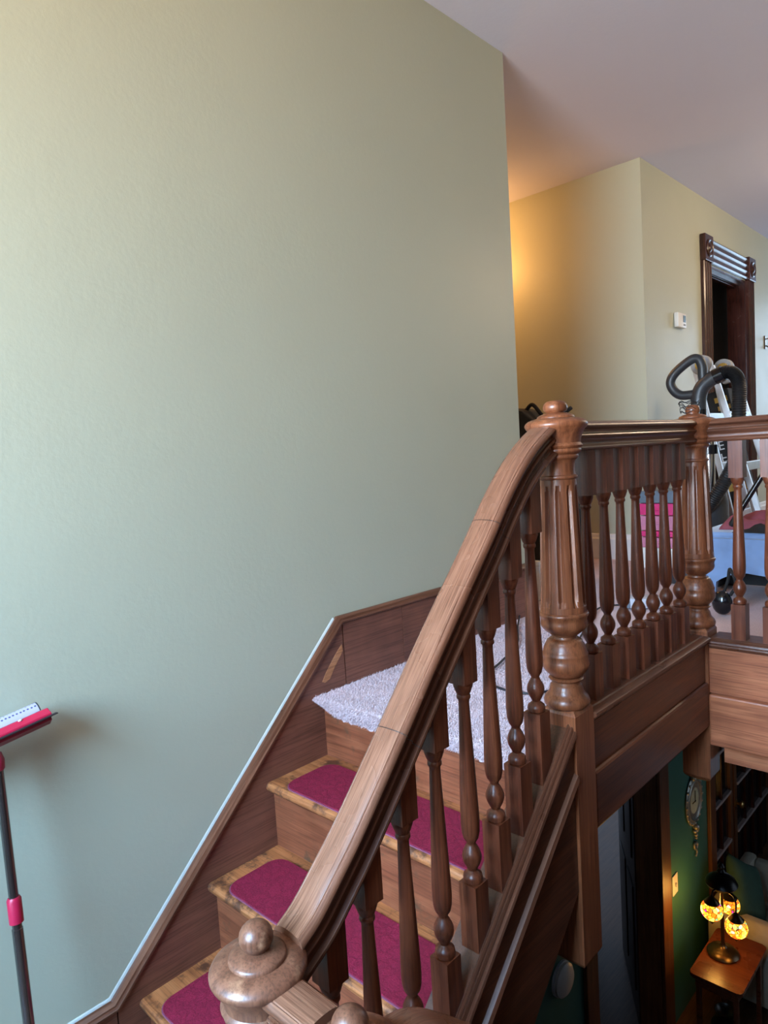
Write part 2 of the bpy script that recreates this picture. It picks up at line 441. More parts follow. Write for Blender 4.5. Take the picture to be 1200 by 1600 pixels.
def ball(bm, c, r, seg=16, sc=(1, 1, 1)):
    pr = [(r * math.sin(PI * i / (seg // 2)), -r * math.cos(PI * i / (seg // 2))) for i in range(seg // 2 + 1)]
    pr[0] = (0, -r); pr[-1] = (0, r)
    return lathe(bm, pr, seg, Matrix.Translation(c) @ Matrix.Diagonal((*sc, 1)))
def frame_to(a, b):
    a, b = Vector(a), Vector(b)
    return Matrix.Translation(a) @ (b - a).to_track_quat('Z', 'Y').to_matrix().to_4x4(), (b - a).length

# ================================================================== THE SETTING
o = struct(obj('wall_left', B(-0.13, 0, YB, YW, ZL - 0.05, H), 'sage_paint'), 'tall sage green plaster wall beside the stairs')
o = obj('wall_corridor', B(-3.2, XD, YC, YC + 0.12, -0.25, H), 'sage_paint'); struct(o, 'wall at the back of the side corridor in warm lamp light')
o = obj('wall_corridor_side', B(-3.2, -0.13, YW - 0.12, YW, -0.25, H), 'sage_paint'); struct(o)
o = obj('wall_corridor_end', B(-3.3, -3.2, YW - 0.12, YC + 0.12, -0.25, H), 'sage_paint'); struct(o)
# wall with the doorway
D0, D1, DT = 4.19, 5.09, 2.11
bm = NB()
bx(bm, XD - 0.14, XD, YC + 0.12, D0, -0.25, H); bx(bm, XD - 0.14, XD, D1, YE, -0.25, H); bx(bm, XD - 0.14, XD, D0, D1, DT, H)
struct(obj('wall_hall', bm, 'sage_paint'), 'sage wall of the upper hall with the dark doorway')
# closet behind the doorway
bm = NB()
bx(bm, -1.6, -1.5, D0 - 0.3, D1 + 0.3, -0.05, H); bx(bm, -1.5, XD - 0.14, D0 - 0.3, D0 - 0.22, -0.05, H); bx(bm, -1.5, XD - 0.14, D1 + 0.22, D1 + 0.3, -0.05, H)
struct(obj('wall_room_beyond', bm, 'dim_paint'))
struct(obj('ceiling', B(-3.3, XR + 0.1, YB - 0.1, YE + 0.1, H, H + 0.1), 'ceiling_paint'), 'pale mauve white ceiling over stairs and hall')
def wall_with_window(name, y0, y1, wx0, wx1, wz0, wz1, mat):
    bm = NB()
    bx(bm, -0.3, wx0, y0, y1, ZF, H); bx(bm, wx1, XR + 0.1, y0, y1, ZF, H); bx(bm, wx0, wx1, y0, y1, ZF, wz0); bx(bm, wx0, wx1, y0, y1, wz1, H)
    return struct(obj(name, bm, mat))
wall_with_window('wall_back', YB - 0.12, YB, 0.25, 1.75, 0.35, 2.15, 'sage_paint')
wall_with_window('wall_far', YE, YE + 0.12, 0.3, 1.8, 0.55, 2.35, 'sage_paint')
struct(obj('wall_right', B(XR, XR + 0.12, 0.96, YE, -0.25, H), 'sage_paint'))
struct(obj('wall_stairwell', B(XR, XR + 0.12, YB, 0.96, ZF, H), 'low_bounce_wood'), 'unseen wall beside the lower flight, darkened to cut bounced light')  # dark panelling added out of view to keep bounce off the newels
bm = NB()
for a in ((0.96, 3.3, ZF, -0.25), (4.9, YE, ZF, -0.25), (3.3, 4.9, ZF, -2.2), (3.3, 4.9, -0.9, -0.25)): bx(bm, XR, XR + 0.12, *a)
struct(obj('wall_right_lower', bm, 'low_bounce_wood'))
e = bpy.data.objects.new('window_3', None); COL.objects.link(e); struct(e)
bm = NB()
for a in ((3.3, 3.35, -2.2, -0.9), (4.85, 4.9, -2.2, -0.9), (3.35, 4.85, -2.2, -2.15), (3.35, 4.85, -0.95, -0.9), (4.075, 4.125, -2.15, -0.95)): bx(bm, XR + 0.03, XR + 0.09, *a)
obj('window_frame', bm, 'mahogany', e)
obj('pane', B(XR + 0.057, XR + 0.063, 3.35, 4.075, -2.15, -0.95), 'window_glass', e); obj('pane', B(XR + 0.057, XR + 0.063, 4.125, 4.85, -2.15, -0.95), 'window_glass', e)
def window(name, y, x0, x1, z0, z1):
    e = bpy.data.objects.new(name, None); COL.objects.link(e); struct(e)
    bm = NB()
    for a in ((x0, x0 + 0.05, z0, z1), (x1 - 0.05, x1, z0, z1), (x0 + 0.05, x1 - 0.05, z0, z0 + 0.05), (x0 + 0.05, x1 - 0.05, z1 - 0.05, z1), (x0 + 0.05, x1 - 0.05, (z0 + z1) / 2 - 0.025, (z0 + z1) / 2 + 0.025)):
        bx(bm, a[0], a[1], y - 0.03, y + 0.03, a[2], a[3], 0.004)
    obj('window_frame', bm, 'mahogany', e)
    zm = (z0 + z1) / 2
    obj('pane', B(x0 + 0.05, x1 - 0.05, y - 0.003, y + 0.003, z0 + 0.05, zm - 0.025), 'window_glass', e)
    obj('pane', B(x0 + 0.05, x1 - 0.05, y - 0.003, y + 0.003, zm + 0.025, z1 - 0.05), 'window_glass', e)
window('window_1', YB - 0.06, 0.25, 1.75, 0.35, 2.15)
window('window_2', YE + 0.06, 0.3, 1.8, 0.55, 2.35)
# upper floor slab: gallery landing, hall, corridor
bm = NB()
bx(bm, 0.0, W - 0.03, 0.021, 0.99, -0.2, -0.012)
bx(bm, XD - 0.14, XR, 0.99, YE, -0.25, -0.012)
bx(bm, -3.2, XD - 0.14, YW, YC + 0.12, -0.25, -0.012)
bx(bm, -1.5, XD - 0.14, D0 - 0.3, D1 + 0.3, -0.25, -0.02)
struct(obj('floor', bm, 'floor_wood'), 'upper floor boards under the carpet')
struct(obj('floor_landing', B(0.0, XR, YB, -3 * G - 0.012, ZL - 0.2, ZL), 'floor_wood'), 'half landing below the upper flight')
struct(obj('floor_lower', B(-2.6, XR, YB, YE, ZF - 0.1, ZF), 'floor_wood'), 'dark wooden floor of the lower hall')
# lower hall walls
GX = 0.03
Y1, Y2, Y3 = 1.80, 2.71, 3.68     # doorway 1.80..2.71, glazed doors from 3.68
bm = NB()
bx(bm, GX - 0.14, GX, YB, Y1, ZF, ZL - 0.05); prism(bm, [(0.1, -0.25), (0.0, -0.31), (-0.6, -0.86), (-0.6, ZL - 0.05), (Y1, ZL - 0.05), (Y1, -0.25)], 'X', GX - 0.14, GX)
bx(bm, GX - 0.14, GX, Y2, Y3, ZF, -0.25); bx(bm, GX - 0.14, GX, Y1, Y2, -0.9, -0.25); bx(bm, GX - 0.14, GX, Y3, YE, -0.75, -0.25)
struct(obj('wall_lower', bm, 'green_paint'), 'dark green wall of the lower hall with a clock on it')
struct(obj('wall_lower_room', B(-1.0, -0.9, -0.5, 3.45, ZF, -0.25), 'bluegrey_paint'), 'blue grey wall of the room beyond the lower doorway')
bm = NB()
for a in ((-0.9, -0.8, ZF, -0.25), (-0.2, GX - 0.14, ZF, -0.25), (-0.8, -0.2, ZF, -1.6), (-0.8, -0.2, -0.8, -0.25)): bx(bm, a[0], a[1], -0.6, -0.5, a[2], a[3])
struct(obj('wall_lower_room_side', bm, 'bluegrey_paint'))
window('added_window_4', -0.55, -0.8, -0.2, -1.6, -0.8)  # unseen window added to give the lower room fill a source
struct(obj('ceiling_lower', B(-2.6, XD - 0.14, YB, YE, -0.3, -0.25), 'dim_paint'))
# corridor and hall baseboards
def board(name, bm, label): return struct(obj(name, bm, 'white_paint', smooth=30), label)
bprof = [(0, -0.012), (0, 0.175), (-0.008, 0.17), (-0.014, 0.145), (-0.02, 0.14), (-0.02, -0.012)]
board('baseboard_corridor', prism(NB(), [(YC + p[0], p[1]) for p in bprof], 'X', -3.2, XD + 0.018), 'white baseboard along the corridor wall')
bm = NB(); prism(bm, [(XD - p[0], p[1]) for p in bprof], 'Y', YC - 0.018, D0 - 0.19); prism(bm, [(XD - p[0], p[1]) for p in bprof], 'Y', D1 + 0.17, YE)
board('baseboard_hall', bm, 'white baseboard along the hall wall')

# upper doorway: reeded casing, corner blocks, open door leaf
dr = bpy.data.objects.new('door_1', None); COL.objects.link(dr); struct(dr, 'dark mahogany doorway with corner blocks in the upper hall')
CW = 0.165
def casing_prof(w, d=0.03):
    pts = [(0, 0), (0, d * 0.75), (0.012, d)]
    n = 3; s = (w - 0.024) / n
    for i in range(n):
        a = 0.012 + i * s
        for k in range(1, 6): pts.append((a + s * k / 6, d - 0.009 * math.sin(PI * k / 6)))
        pts.append((a + s, d))
    pts += [(w, d * 0.75), (w, 0)]
    return pts
for y0, nm in ((D0 - CW, 'casing'), (D1, 'casing')):
    obj(nm, prism(NB(), [(XD + d, y0 + s) for s, d in casing_prof(CW)], 'Z', 0.0, DT), 'mahogany', dr, 35)
    blk = obj('corner_block', B(XD, XD + 0.042, y0 - 0.006, y0 + CW + 0.006, DT, DT + CW + 0.03, bev=0.006), 'mahogany', dr)
    Mr = Matrix.Translation((XD + 0.040, y0 + CW / 2, DT + CW / 2 + 0.015)) @ Matrix.Rotation(PI / 2, 4, 'Y')
    obj('rosette', lathe(NB(), [(0.066, 0), (0.066, 0.006), (0.056, 0.012), (0.046, 0.004), (0.034, 0.003), (0.026, 0.012), (0.012, 0.018), (0, 0.019)], 24, Mr), 'mahogany', blk, 35)
obj('head_casing', prism(NB(), [(XD + d, DT + 0.006 + s) for s, d in casing_prof(CW + 0.012)], 'Y', D0 + 0.006, D1 - 0.006), 'mahogany_along', dr, 35)
bm = NB(); bx(bm, XD - 0.14, XD, D0, D0 + 0.02, 0, DT); bx(bm, XD - 0.14, XD, D1 - 0.02, D1, 0, DT); bx(bm, XD - 0.14, XD, D0 + 0.02, D1 - 0.02, DT - 0.02, DT)
obj('jamb', bm, 'mahogany', dr)
bm = NB(); bx(bm, XD - 0.09, XD - 0.06, D0 + 0.02, D1 - 0.02, DT - 0.05, DT - 0.02); bx(bm, XD - 0.05, XD - 0.03, D0 + 0.02, D1 - 0.02, DT - 0.04, DT - 0.02)
obj('door_stop', bm, 'mahogany_along', dr)
leaf = obj('door_leaf', NB(), 'mahogany', dr)
bm = NB(); DL = 0.84; LT = DT - 0.04
bx(bm, 0, 0.12, 0, 0.04, 0.02, LT); bx(bm, DL - 0.12, DL, 0, 0.04, 0.02, LT)
for z0, z1 in ((0.02, 0.25), (0.85, 0.98), (1.62, 1.72), (LT - 0.14, LT)): bx(bm, 0.12, DL - 0.12, 0, 0.04, z0, z1)
bx(bm, DL / 2 - 0.05, DL / 2 + 0.05, 0, 0.04, 0.02, LT)
bm.to_mesh(leaf.data); bm.free()
for xa, xb in ((0.12, DL / 2 - 0.05), (DL / 2 + 0.05, DL - 0.12)):
    for z0, z1 in ((0.25, 0.85), (0.98, 1.62), (1.72, LT - 0.14)):
        obj('panel', B(xa + 0.002, xb - 0.002, 0.012, 0.028, z0 + 0.002, z1 - 0.002, bev=0.005), 'mahogany', leaf)
leaf.location = (XD - 0.15, D0 + 0.03, 0); leaf.rotation_euler = (0, 0, PI - 0.35)

# lower doorway and glazed doors
d2 = bpy.data.objects.new('door_2', None); COL.objects.link(d2); struct(d2, 'dark lower doorway beside the green wall')
for ya, yb in ((Y1 - 0.13, Y1), (Y2 - 0.02, Y2 + 0.125)):
    obj('casing', B(GX, GX + 0.025, ya, yb, ZF, -0.80, bev=0.005), 'casing_wood', d2)
obj('head_casing', B(GX, GX + 0.025, Y1, Y2 - 0.02, -0.9, -0.80, bev=0.005), 'casing_wood', d2)
bm = NB(); bx(bm, GX - 0.15, GX - 0.0005, Y2 - 0.022, Y2 - 0.001, ZF, -0.9); bx(bm, GX - 0.15, GX - 0.0005, Y1 + 0.001, Y1 + 0.022, ZF, -0.9)
obj('jamb', bm, 'casing_wood', d2)
lf = obj('door_leaf', B(-0.045, 0, -0.78, 0, 0.01, 2.2, bev=0.004), 'dark_wood', d2)
for za, zb in ((0.2, 0.95), (1.15, 2.0)):
    for ya, yb in ((-0.68, -0.43), (-0.35, -0.10)):
        obj('panel', B(0.0, 0.008, ya, yb, za, zb, bev=0.006), 'dark_wood', lf)
lf.location = (GX - 0.16, Y2 - 0.02, ZF); lf.rotation_euler = (0, 0, -2.571)
d3 = bpy.data.objects.new('door_3', None); COL.objects.link(d3); struct(d3, 'dark glazed double doors beyond the green wall')
obj('casing', B(GX, GX + 0.03, Y3 - 0.11, Y3, ZF, -0.80, bev=0.006), 'casing_wood', d3)
for ya, yb in ((Y3 + 0.01, 4.20), (4.24, 5.24)):
    dl = obj('door_leaf', NB(), 'casing_wood', d3)
    bm = NB(); st = 0.06
    bx(bm, GX - 0.06, GX - 0.015, ya, ya + st, ZF + 0.01, -0.80); bx(bm, GX - 0.06, GX - 0.015, yb - st, yb, ZF + 0.01, -0.80)
    bx(bm, GX - 0.06, GX - 0.015, ya + st, yb - st, ZF + 0.01, ZF + 0.22); bx(bm, GX - 0.06, GX - 0.015, ya + st, yb - st, -0.88, -0.80)
    bm.to_mesh(dl.data); bm.free()
    nv = 2 if yb - ya < 0.7 else 4
    zs = [ZF + 0.22, -2.42, -2.02, -1.62, -1.22, -0.88]
    ys = [ya + st + (yb - ya - 2 * st) * i / nv for i in range(nv + 1)]
    for z in zs[1:-1]: obj('muntin', B(GX - 0.055, GX - 0.005, ya + st, yb - st, z - 0.012, z + 0.012, bev=0.004), 'muntin_highlight', dl)
    for y in ys[1:-1]: obj('muntin', B(GX - 0.055, GX - 0.012, y - 0.011, y + 0.011, ZF + 0.22, -0.88, bev=0.003), 'mahogany', dl)
    for i in range(nv):
        for k in range(5):
            obj('pane', B(GX - 0.040, GX - 0.034, ys[i] + 0.011, ys[i + 1] - 0.011, zs[k] + 0.012, zs[k + 1] - 0.012), 'dark_glass', dl)
    if nv == 4:
        Mk = Matrix.Translation((GX - 0.015, ya + 0.03, -2.17)) @ Matrix.Rotation(PI / 2, 4, 'Y')
        obj('knob', lathe(NB(), [(0.03, 0), (0.03, 0.004), (0.012, 0.008), (0.012, 0.03), (0.028, 0.04), (0.03, 0.052), (0.02, 0.062), (0, 0.064)], 16, Mk), 'brass', dl, 40)
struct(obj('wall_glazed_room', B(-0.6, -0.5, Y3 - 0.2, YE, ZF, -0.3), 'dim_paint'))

# fascia of the gallery and of the hall edge, as trims with boards
def trim(name, label):
    e = bpy.data.objects.new(name, None); COL.objects.link(e); struct(e, label); return e
t1 = trim('trim_1', 'dark oak fascia below the gallery balusters')
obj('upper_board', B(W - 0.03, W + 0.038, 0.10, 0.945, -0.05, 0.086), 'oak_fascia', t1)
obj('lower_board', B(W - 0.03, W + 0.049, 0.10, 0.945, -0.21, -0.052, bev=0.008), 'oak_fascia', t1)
capp = [(-0.06, 0.0), (0.030, 0.0), (0.033, -0.003), (0.036, -0.001), (0.050, -0.002), (0.058, -0.006), (0.060, -0.012), (0.055, -0.017), (0.048, -0.019), (0.049, -0.025), (0.044, -0.031), (0.040, -0.036), (-0.06, -0.036)]
def capsweep(path, side, ve=False):
    return sweep(NB(), capp, path, side, vertical_ends=ve)
obj('cap_moulding', capsweep([(W, 0.10, 0.112), (W, 0.945, 0.112)], (1, 0, 0)), 'oak_run', t1, 30)
t2 = trim('trim_2', 'lit oak fascia below the hall balusters')
obj('upper_board', B(W + 0.048, XR, 0.955, 1.02, -0.09, 0.078), 'oak_fascia_lit', t2)
obj('lower_board', B(W + 0.048, XR, 0.938, 1.02, -0.275, -0.092, bev=0.007), 'oak_fascia_lit', t2)
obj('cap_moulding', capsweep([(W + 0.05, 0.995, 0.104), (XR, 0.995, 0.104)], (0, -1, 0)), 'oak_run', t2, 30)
obj('soffit_beam', B(W + 0.07, XR, 1.02, 1.16, -0.36, -0.25), 'oak_fascia_lit', t2)

# ================================================================== STAIRCASE
st = thing('staircase', 'worn oak staircase rising along the green wall to the carpeted landing', 'staircase')
XI, XO = 0.02, W - 0.05
def tread_bm(k):
    y0, y1, z = -k * G - 0.028, -(k - 1) * G + 0.0, -k * R
    p = [(y1, z), (y1, z - 0.028), (y0 + 0.008, z - 0.028)]
    for i in range(7):
        a = -PI / 2 - PI * i / 6
        p.append((y0 + 0.013 + 0.013 * math.cos(a), z - 0.014 + 0.014 * math.sin(a)))
    return prism(NB(), p, 'X', XI, XO)
for k in (1, 2, 3):
    obj('tread', tread_bm(k), 'oak_tread', st, 40)
for k in (0, 1, 2, 3):
    obj('riser', B(XI, XO, -k * G, -k * G + 0.02, -(k + 1) * R - (0.028 if k < 3 else 0), -k * R - 0.028 + (0.016 if k == 0 else 0)), 'oak_riser', st)
    # dark quarter bead where riser meets tread
obj('landing_nosing', B(XI, XO, -0.028, 0.02, -0.028, -0.012, bev=0.006), 'oak_tread', st)
# wall stringer and skirting boards with moulded top
ka, kb = (0.105, 0.222), (-0.791, -0.638)
slope_w = (ka[1] - kb[1]) / (ka[0] - kb[0])
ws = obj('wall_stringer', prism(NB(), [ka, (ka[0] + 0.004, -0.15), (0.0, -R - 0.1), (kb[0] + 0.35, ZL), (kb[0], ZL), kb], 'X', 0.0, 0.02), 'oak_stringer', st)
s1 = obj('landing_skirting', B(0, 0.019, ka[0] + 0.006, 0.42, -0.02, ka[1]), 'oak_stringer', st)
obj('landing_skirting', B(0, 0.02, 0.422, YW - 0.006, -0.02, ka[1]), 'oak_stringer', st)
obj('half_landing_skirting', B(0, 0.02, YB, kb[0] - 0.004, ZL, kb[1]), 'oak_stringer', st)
mprof = [(0, 0), (0.024, 0), (0.030, 0.005), (0.030, 0.010), (0.024, 0.014), (0.022, 0.019), (0.012, 0.024), (0.006, 0.026), (0, 0.026)]
mp_path = [(0, YB, kb[1]), (0, kb[0], kb[1]), (0, ka[0], ka[1]), (0, YW - 0.006, ka[1])]
obj('stringer_moulding', sweep(NB(), mprof, mp_path, (1, 0, 0)), 'oak_run', ws, 40)
cpr = [(0, 0.026), (0.004, 0.026), (0.003, 0.031), (0, 0.034)]
obj('paint_line', sweep(NB(), cpr, mp_path[:3], (1, 0, 0)), 'caulk', ws, 40)
# split in the stringer corner where bare wood shows
chip = [(0.098, 0.150), (0.062, 0.118), (0.018, 0.070), (-0.002, 0.042), (0.010, 0.036), (0.034, 0.044), (0.058, 0.078), (0.090, 0.112), (0.101, 0.126)]
lab(obj('bare_patch', prism(NB(), chip, 'X', 0.0195, 0.0212), 'oak_bare', ws), 'pale splintered patch of bare wood')
# closed outer string with cap and bead
def zs_(y): return 0.09 + 0.92 * y
YN0 = -0.88
oo = obj('outer_stringer', prism(NB(), [(0.02, zs_(0.02) - 0.002), (0.02, -0.335 + 0.9 * 0.02), (YN0, -0.335 + 0.9 * YN0), (YN0, zs_(YN0) - 0.002)], 'X', W - 0.05, W + 0.042), 'oak_slope', st)
cap2 = [(0.025, -0.006), (0.027, 0.004), (0.031, 0.007), (0.034, 0.004), (0.0355, -0.001), (0.038, 0.002), (0.041, 0.003), (0.0435, 0.000), (0.0445, -0.005), (0.048, -0.004), (0.0515, -0.007), (0.053, -0.013), (0.050, -0.020), (0.045, -0.023), (0.040, -0.023)]
obj('stringer_cap', sweep(NB(), cap2, [(W, YN0, zs_(YN0)), (W, 0.006, zs_(0.006))], (1, 0, 0), vertical_ends=True), 'oak_run', oo, 35)
bead = [(0.041, -0.014), (0.050, -0.012), (0.056, -0.002), (0.052, 0.008), (0.041, 0.012)]
obj('stringer_bead', sweep(NB(), bead, [(W, YN0, -0.04 + 0.9 * YN0), (W, 0.006, -0.04 + 0.9 * 0.006)], (1, 0, 0), vertical_ends=True), 'oak_run', oo, 35)
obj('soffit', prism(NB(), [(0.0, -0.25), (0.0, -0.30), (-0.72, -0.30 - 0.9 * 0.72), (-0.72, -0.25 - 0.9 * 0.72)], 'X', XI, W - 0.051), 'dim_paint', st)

# the lower flight leaving the half landing towards the lower hall
YL0 = -3 * G - 0.012
for k in range(1, 10):
    z = ZL - k * R; y0 = YL0 + (k - 1) * G
    obj('tread', B(1.176, XR - 0.002, y0, y0 + G + 0.028, z - 0.028, z, bev=0.006), 'oak_tread', st)
for k in range(0, 10):
    z = ZL - k * R; y0 = YL0 + k * G
    obj('riser', B(1.176, XR - 0.002, y0 - 0.02 + (0.021 if k == 0 else 0), y0 + (0.021 if k == 0 else 0), max(ZF, z - R), z - (0.2 if k == 0 else 0.028)), 'oak_riser', st)
obj('outer_stringer', prism(NB(), [(YL0 + 0.002, ZL + 0.12), (YL0 + 0.002, ZL - 0.42), (YL0 + 9.9 * G, ZF), (YL0 + 10.6 * G, ZF), (YL0 + 10.6 * G, ZF + 0.05)], 'X', 1.08, 1.175), 'oak_slope', st)

# burgundy mats on the treads
def mat_outline(x0, x1, y0, y1, r, n=6):
    pts = []
    for cx, cy, a0 in ((x1 - r, y1 - r, 0), (x0 + r, y1 - r, PI / 2), (x0 + r, y0 + r, PI), (x1 - r, y0 + r, 1.5 * PI)):
        for i in range(n + 1):
            a = a0 + PI / 2 * i / n; pts.append((cx + r * math.cos(a), cy + r * math.sin(a)))
    return pts
for k, lb in ((1, 'burgundy tread mat on the top step, right below the carpet'),
              (2, 'burgundy tread mat on the second step below the carpet'),
              (3, 'burgundy tread mat on the lowest visible step, behind the lower newel')):
    y0, y1 = -k * G - 0.012, -(k - 1) * G - 0.04
    cx, cy, z = 0.465, (y0 + y1) / 2, -k * R
    root = thing('stair_mat', lb, 'mat', (cx, cy, z), 0, 'burgundy stair mats')
    hw, hd = 0.385, (y1 - y0) / 2
    obj('edging', prism(NB(), mat_outline(-hw, hw, -hd, hd, 0.045), 'Z', 0.0, 0.003), 'mat_edge', root)
    obj('pile', prism(NB(), mat_outline(-hw + 0.003, hw - 0.003, -hd + 0.003, hd - 0.003, 0.043), 'Z', 0.0031, 0.007, bev=0.0015), 'burgundy_mat', root)

# ================================================================== CARPET
ca = thing('landing_carpet', 'fluffy pinkish grey carpet on the landing and hall with a ragged front edge', 'carpet', (0.4, 0.5, 0))
def carpet_mesh():
    bm = NB(); rng = random.Random(3)
    def patch(x0, x1, y0, y1, s, amp, fray=False):
        nx, ny = max(2, int((x1 - x0) / s)), max(2, int((y1 - y0) / s)); g = []
        for j in range(ny + 1):
            row = []
            for i in range(nx + 1):
                x, y = x0 + (x1 - x0) * i / nx, y0 + (y1 - y0) * j / ny
                z = 0.0 + rng.uniform(-amp, amp)
                row.append(bm.verts.new((x - 0.4, y - 0.5, z)))
            g.append(row)
        for j in range(ny):
            for i in range(nx): bm.faces.new((g[j][i], g[j][i + 1], g[j + 1][i + 1], g[j + 1][i]))
        return g
    g = patch(0.021, W - 0.062, -0.030, 0.99, 0.009, 0.0016, True)
    # drooping ragged lip over the top riser
    prev = g[0]; nx = len(prev)
    for step, (dy, dz) in enumerate([(-0.010, -0.006), (-0.013, -0.018), (-0.012, -0.032), (-0.006, -0.042)]):
        row = []
        for i in range(nx):
            x = g[0][i].co.x + 0.4
            drop = 0.006 + 0.034 * min(1, max(0, (x - 0.02) / 0.10)) + 0.010 * math.sin(x * 7) * min(1, x / 0.2) + 0.02 * max(0, x - 0.5)
            f = drop / 0.040
            jit = rng.uniform(-0.002, 0.002) * (step + 1)
            row.append(bm.verts.new((g[0][i].co.x, g[0][i].co.y + dy + jit * 0.5, dz * f + jit)))
        for i in range(nx - 1): bm.faces.new((row[i], row[i + 1], prev[i + 1], prev[i]))
        prev = row
    patch(XD + 0.022, XR, 0.99, YE, 0.06, 0.001)
    patch(-3.19, XD + 0.022, YW + 0.01, YC - 0.022, 0.08, 0.001)
    return bm
obj('carpet_sheet', carpet_mesh(), 'carpet', ca, True)
def fibres():
    N = 60000; rs = np.random.RandomState(5)
    x = rs.uniform(0.022, W - 0.064, N); y = rs.uniform(-0.042, 1.15, N); z = np.zeros(N)
    nl = 9000
    lx = rs.uniform(0.022, W - 0.064, nl)
    f = rs.uniform(0, 1, nl)
    drop = 0.006 + 0.034 * np.clip((lx - 0.02) / 0.1, 0, 1) + 0.010 * np.sin(lx * 7) * np.clip(lx / 0.2, 0, 1) + 0.02 * np.clip(lx - 0.5, 0, 9)
    ly = -0.040 - 0.008 * np.sin(f * PI); lz = -f * drop
    P0 = np.stack([np.concatenate([x, lx]), np.concatenate([y, ly]), np.concatenate([z, lz])], 1)
    d = rs.normal(0, 0.45, (N + nl, 3)); d[:N, 2] = 1; d[N:, 1] = -1; d[N:, 2] -= 0.5
    d /= np.linalg.norm(d, axis=1)[:, None]
    h = rs.uniform(0.005, 0.010, N + nl)[:, None]
    a = rs.normal(0, 1, (N + nl, 3)); a -= (a * d).sum(1)[:, None] * d; a /= np.linalg.norm(a, axis=1)[:, None]
    w = 0.0011
    V = np.stack([P0 - a * w, P0 + a * w, P0 + d * h], 1).reshape(-1, 3) - np.array([0.4, 0.5, 0])
    me = bpy.data.meshes.new('carpet_pile'); T = N + nl
    me.vertices.add(3 * T); me.vertices.foreach_set('co', V.ravel().astype(np.float32))
    me.loops.add(3 * T); me.loops.foreach_set('vertex_index', np.arange(3 * T, dtype=np.int32))
    me.polygons.add(T); me.polygons.foreach_set('loop_start', np.arange(0, 3 * T, 3, dtype=np.int32))
    me.update(calc_edges=True); me.materials.append(MATS['carpet_fibre'])
    o = bpy.data.objects.new('carpet_pile', me); COL.objects.link(o); o.parent = ca; o['kind'] = 'stuff'
fibres()

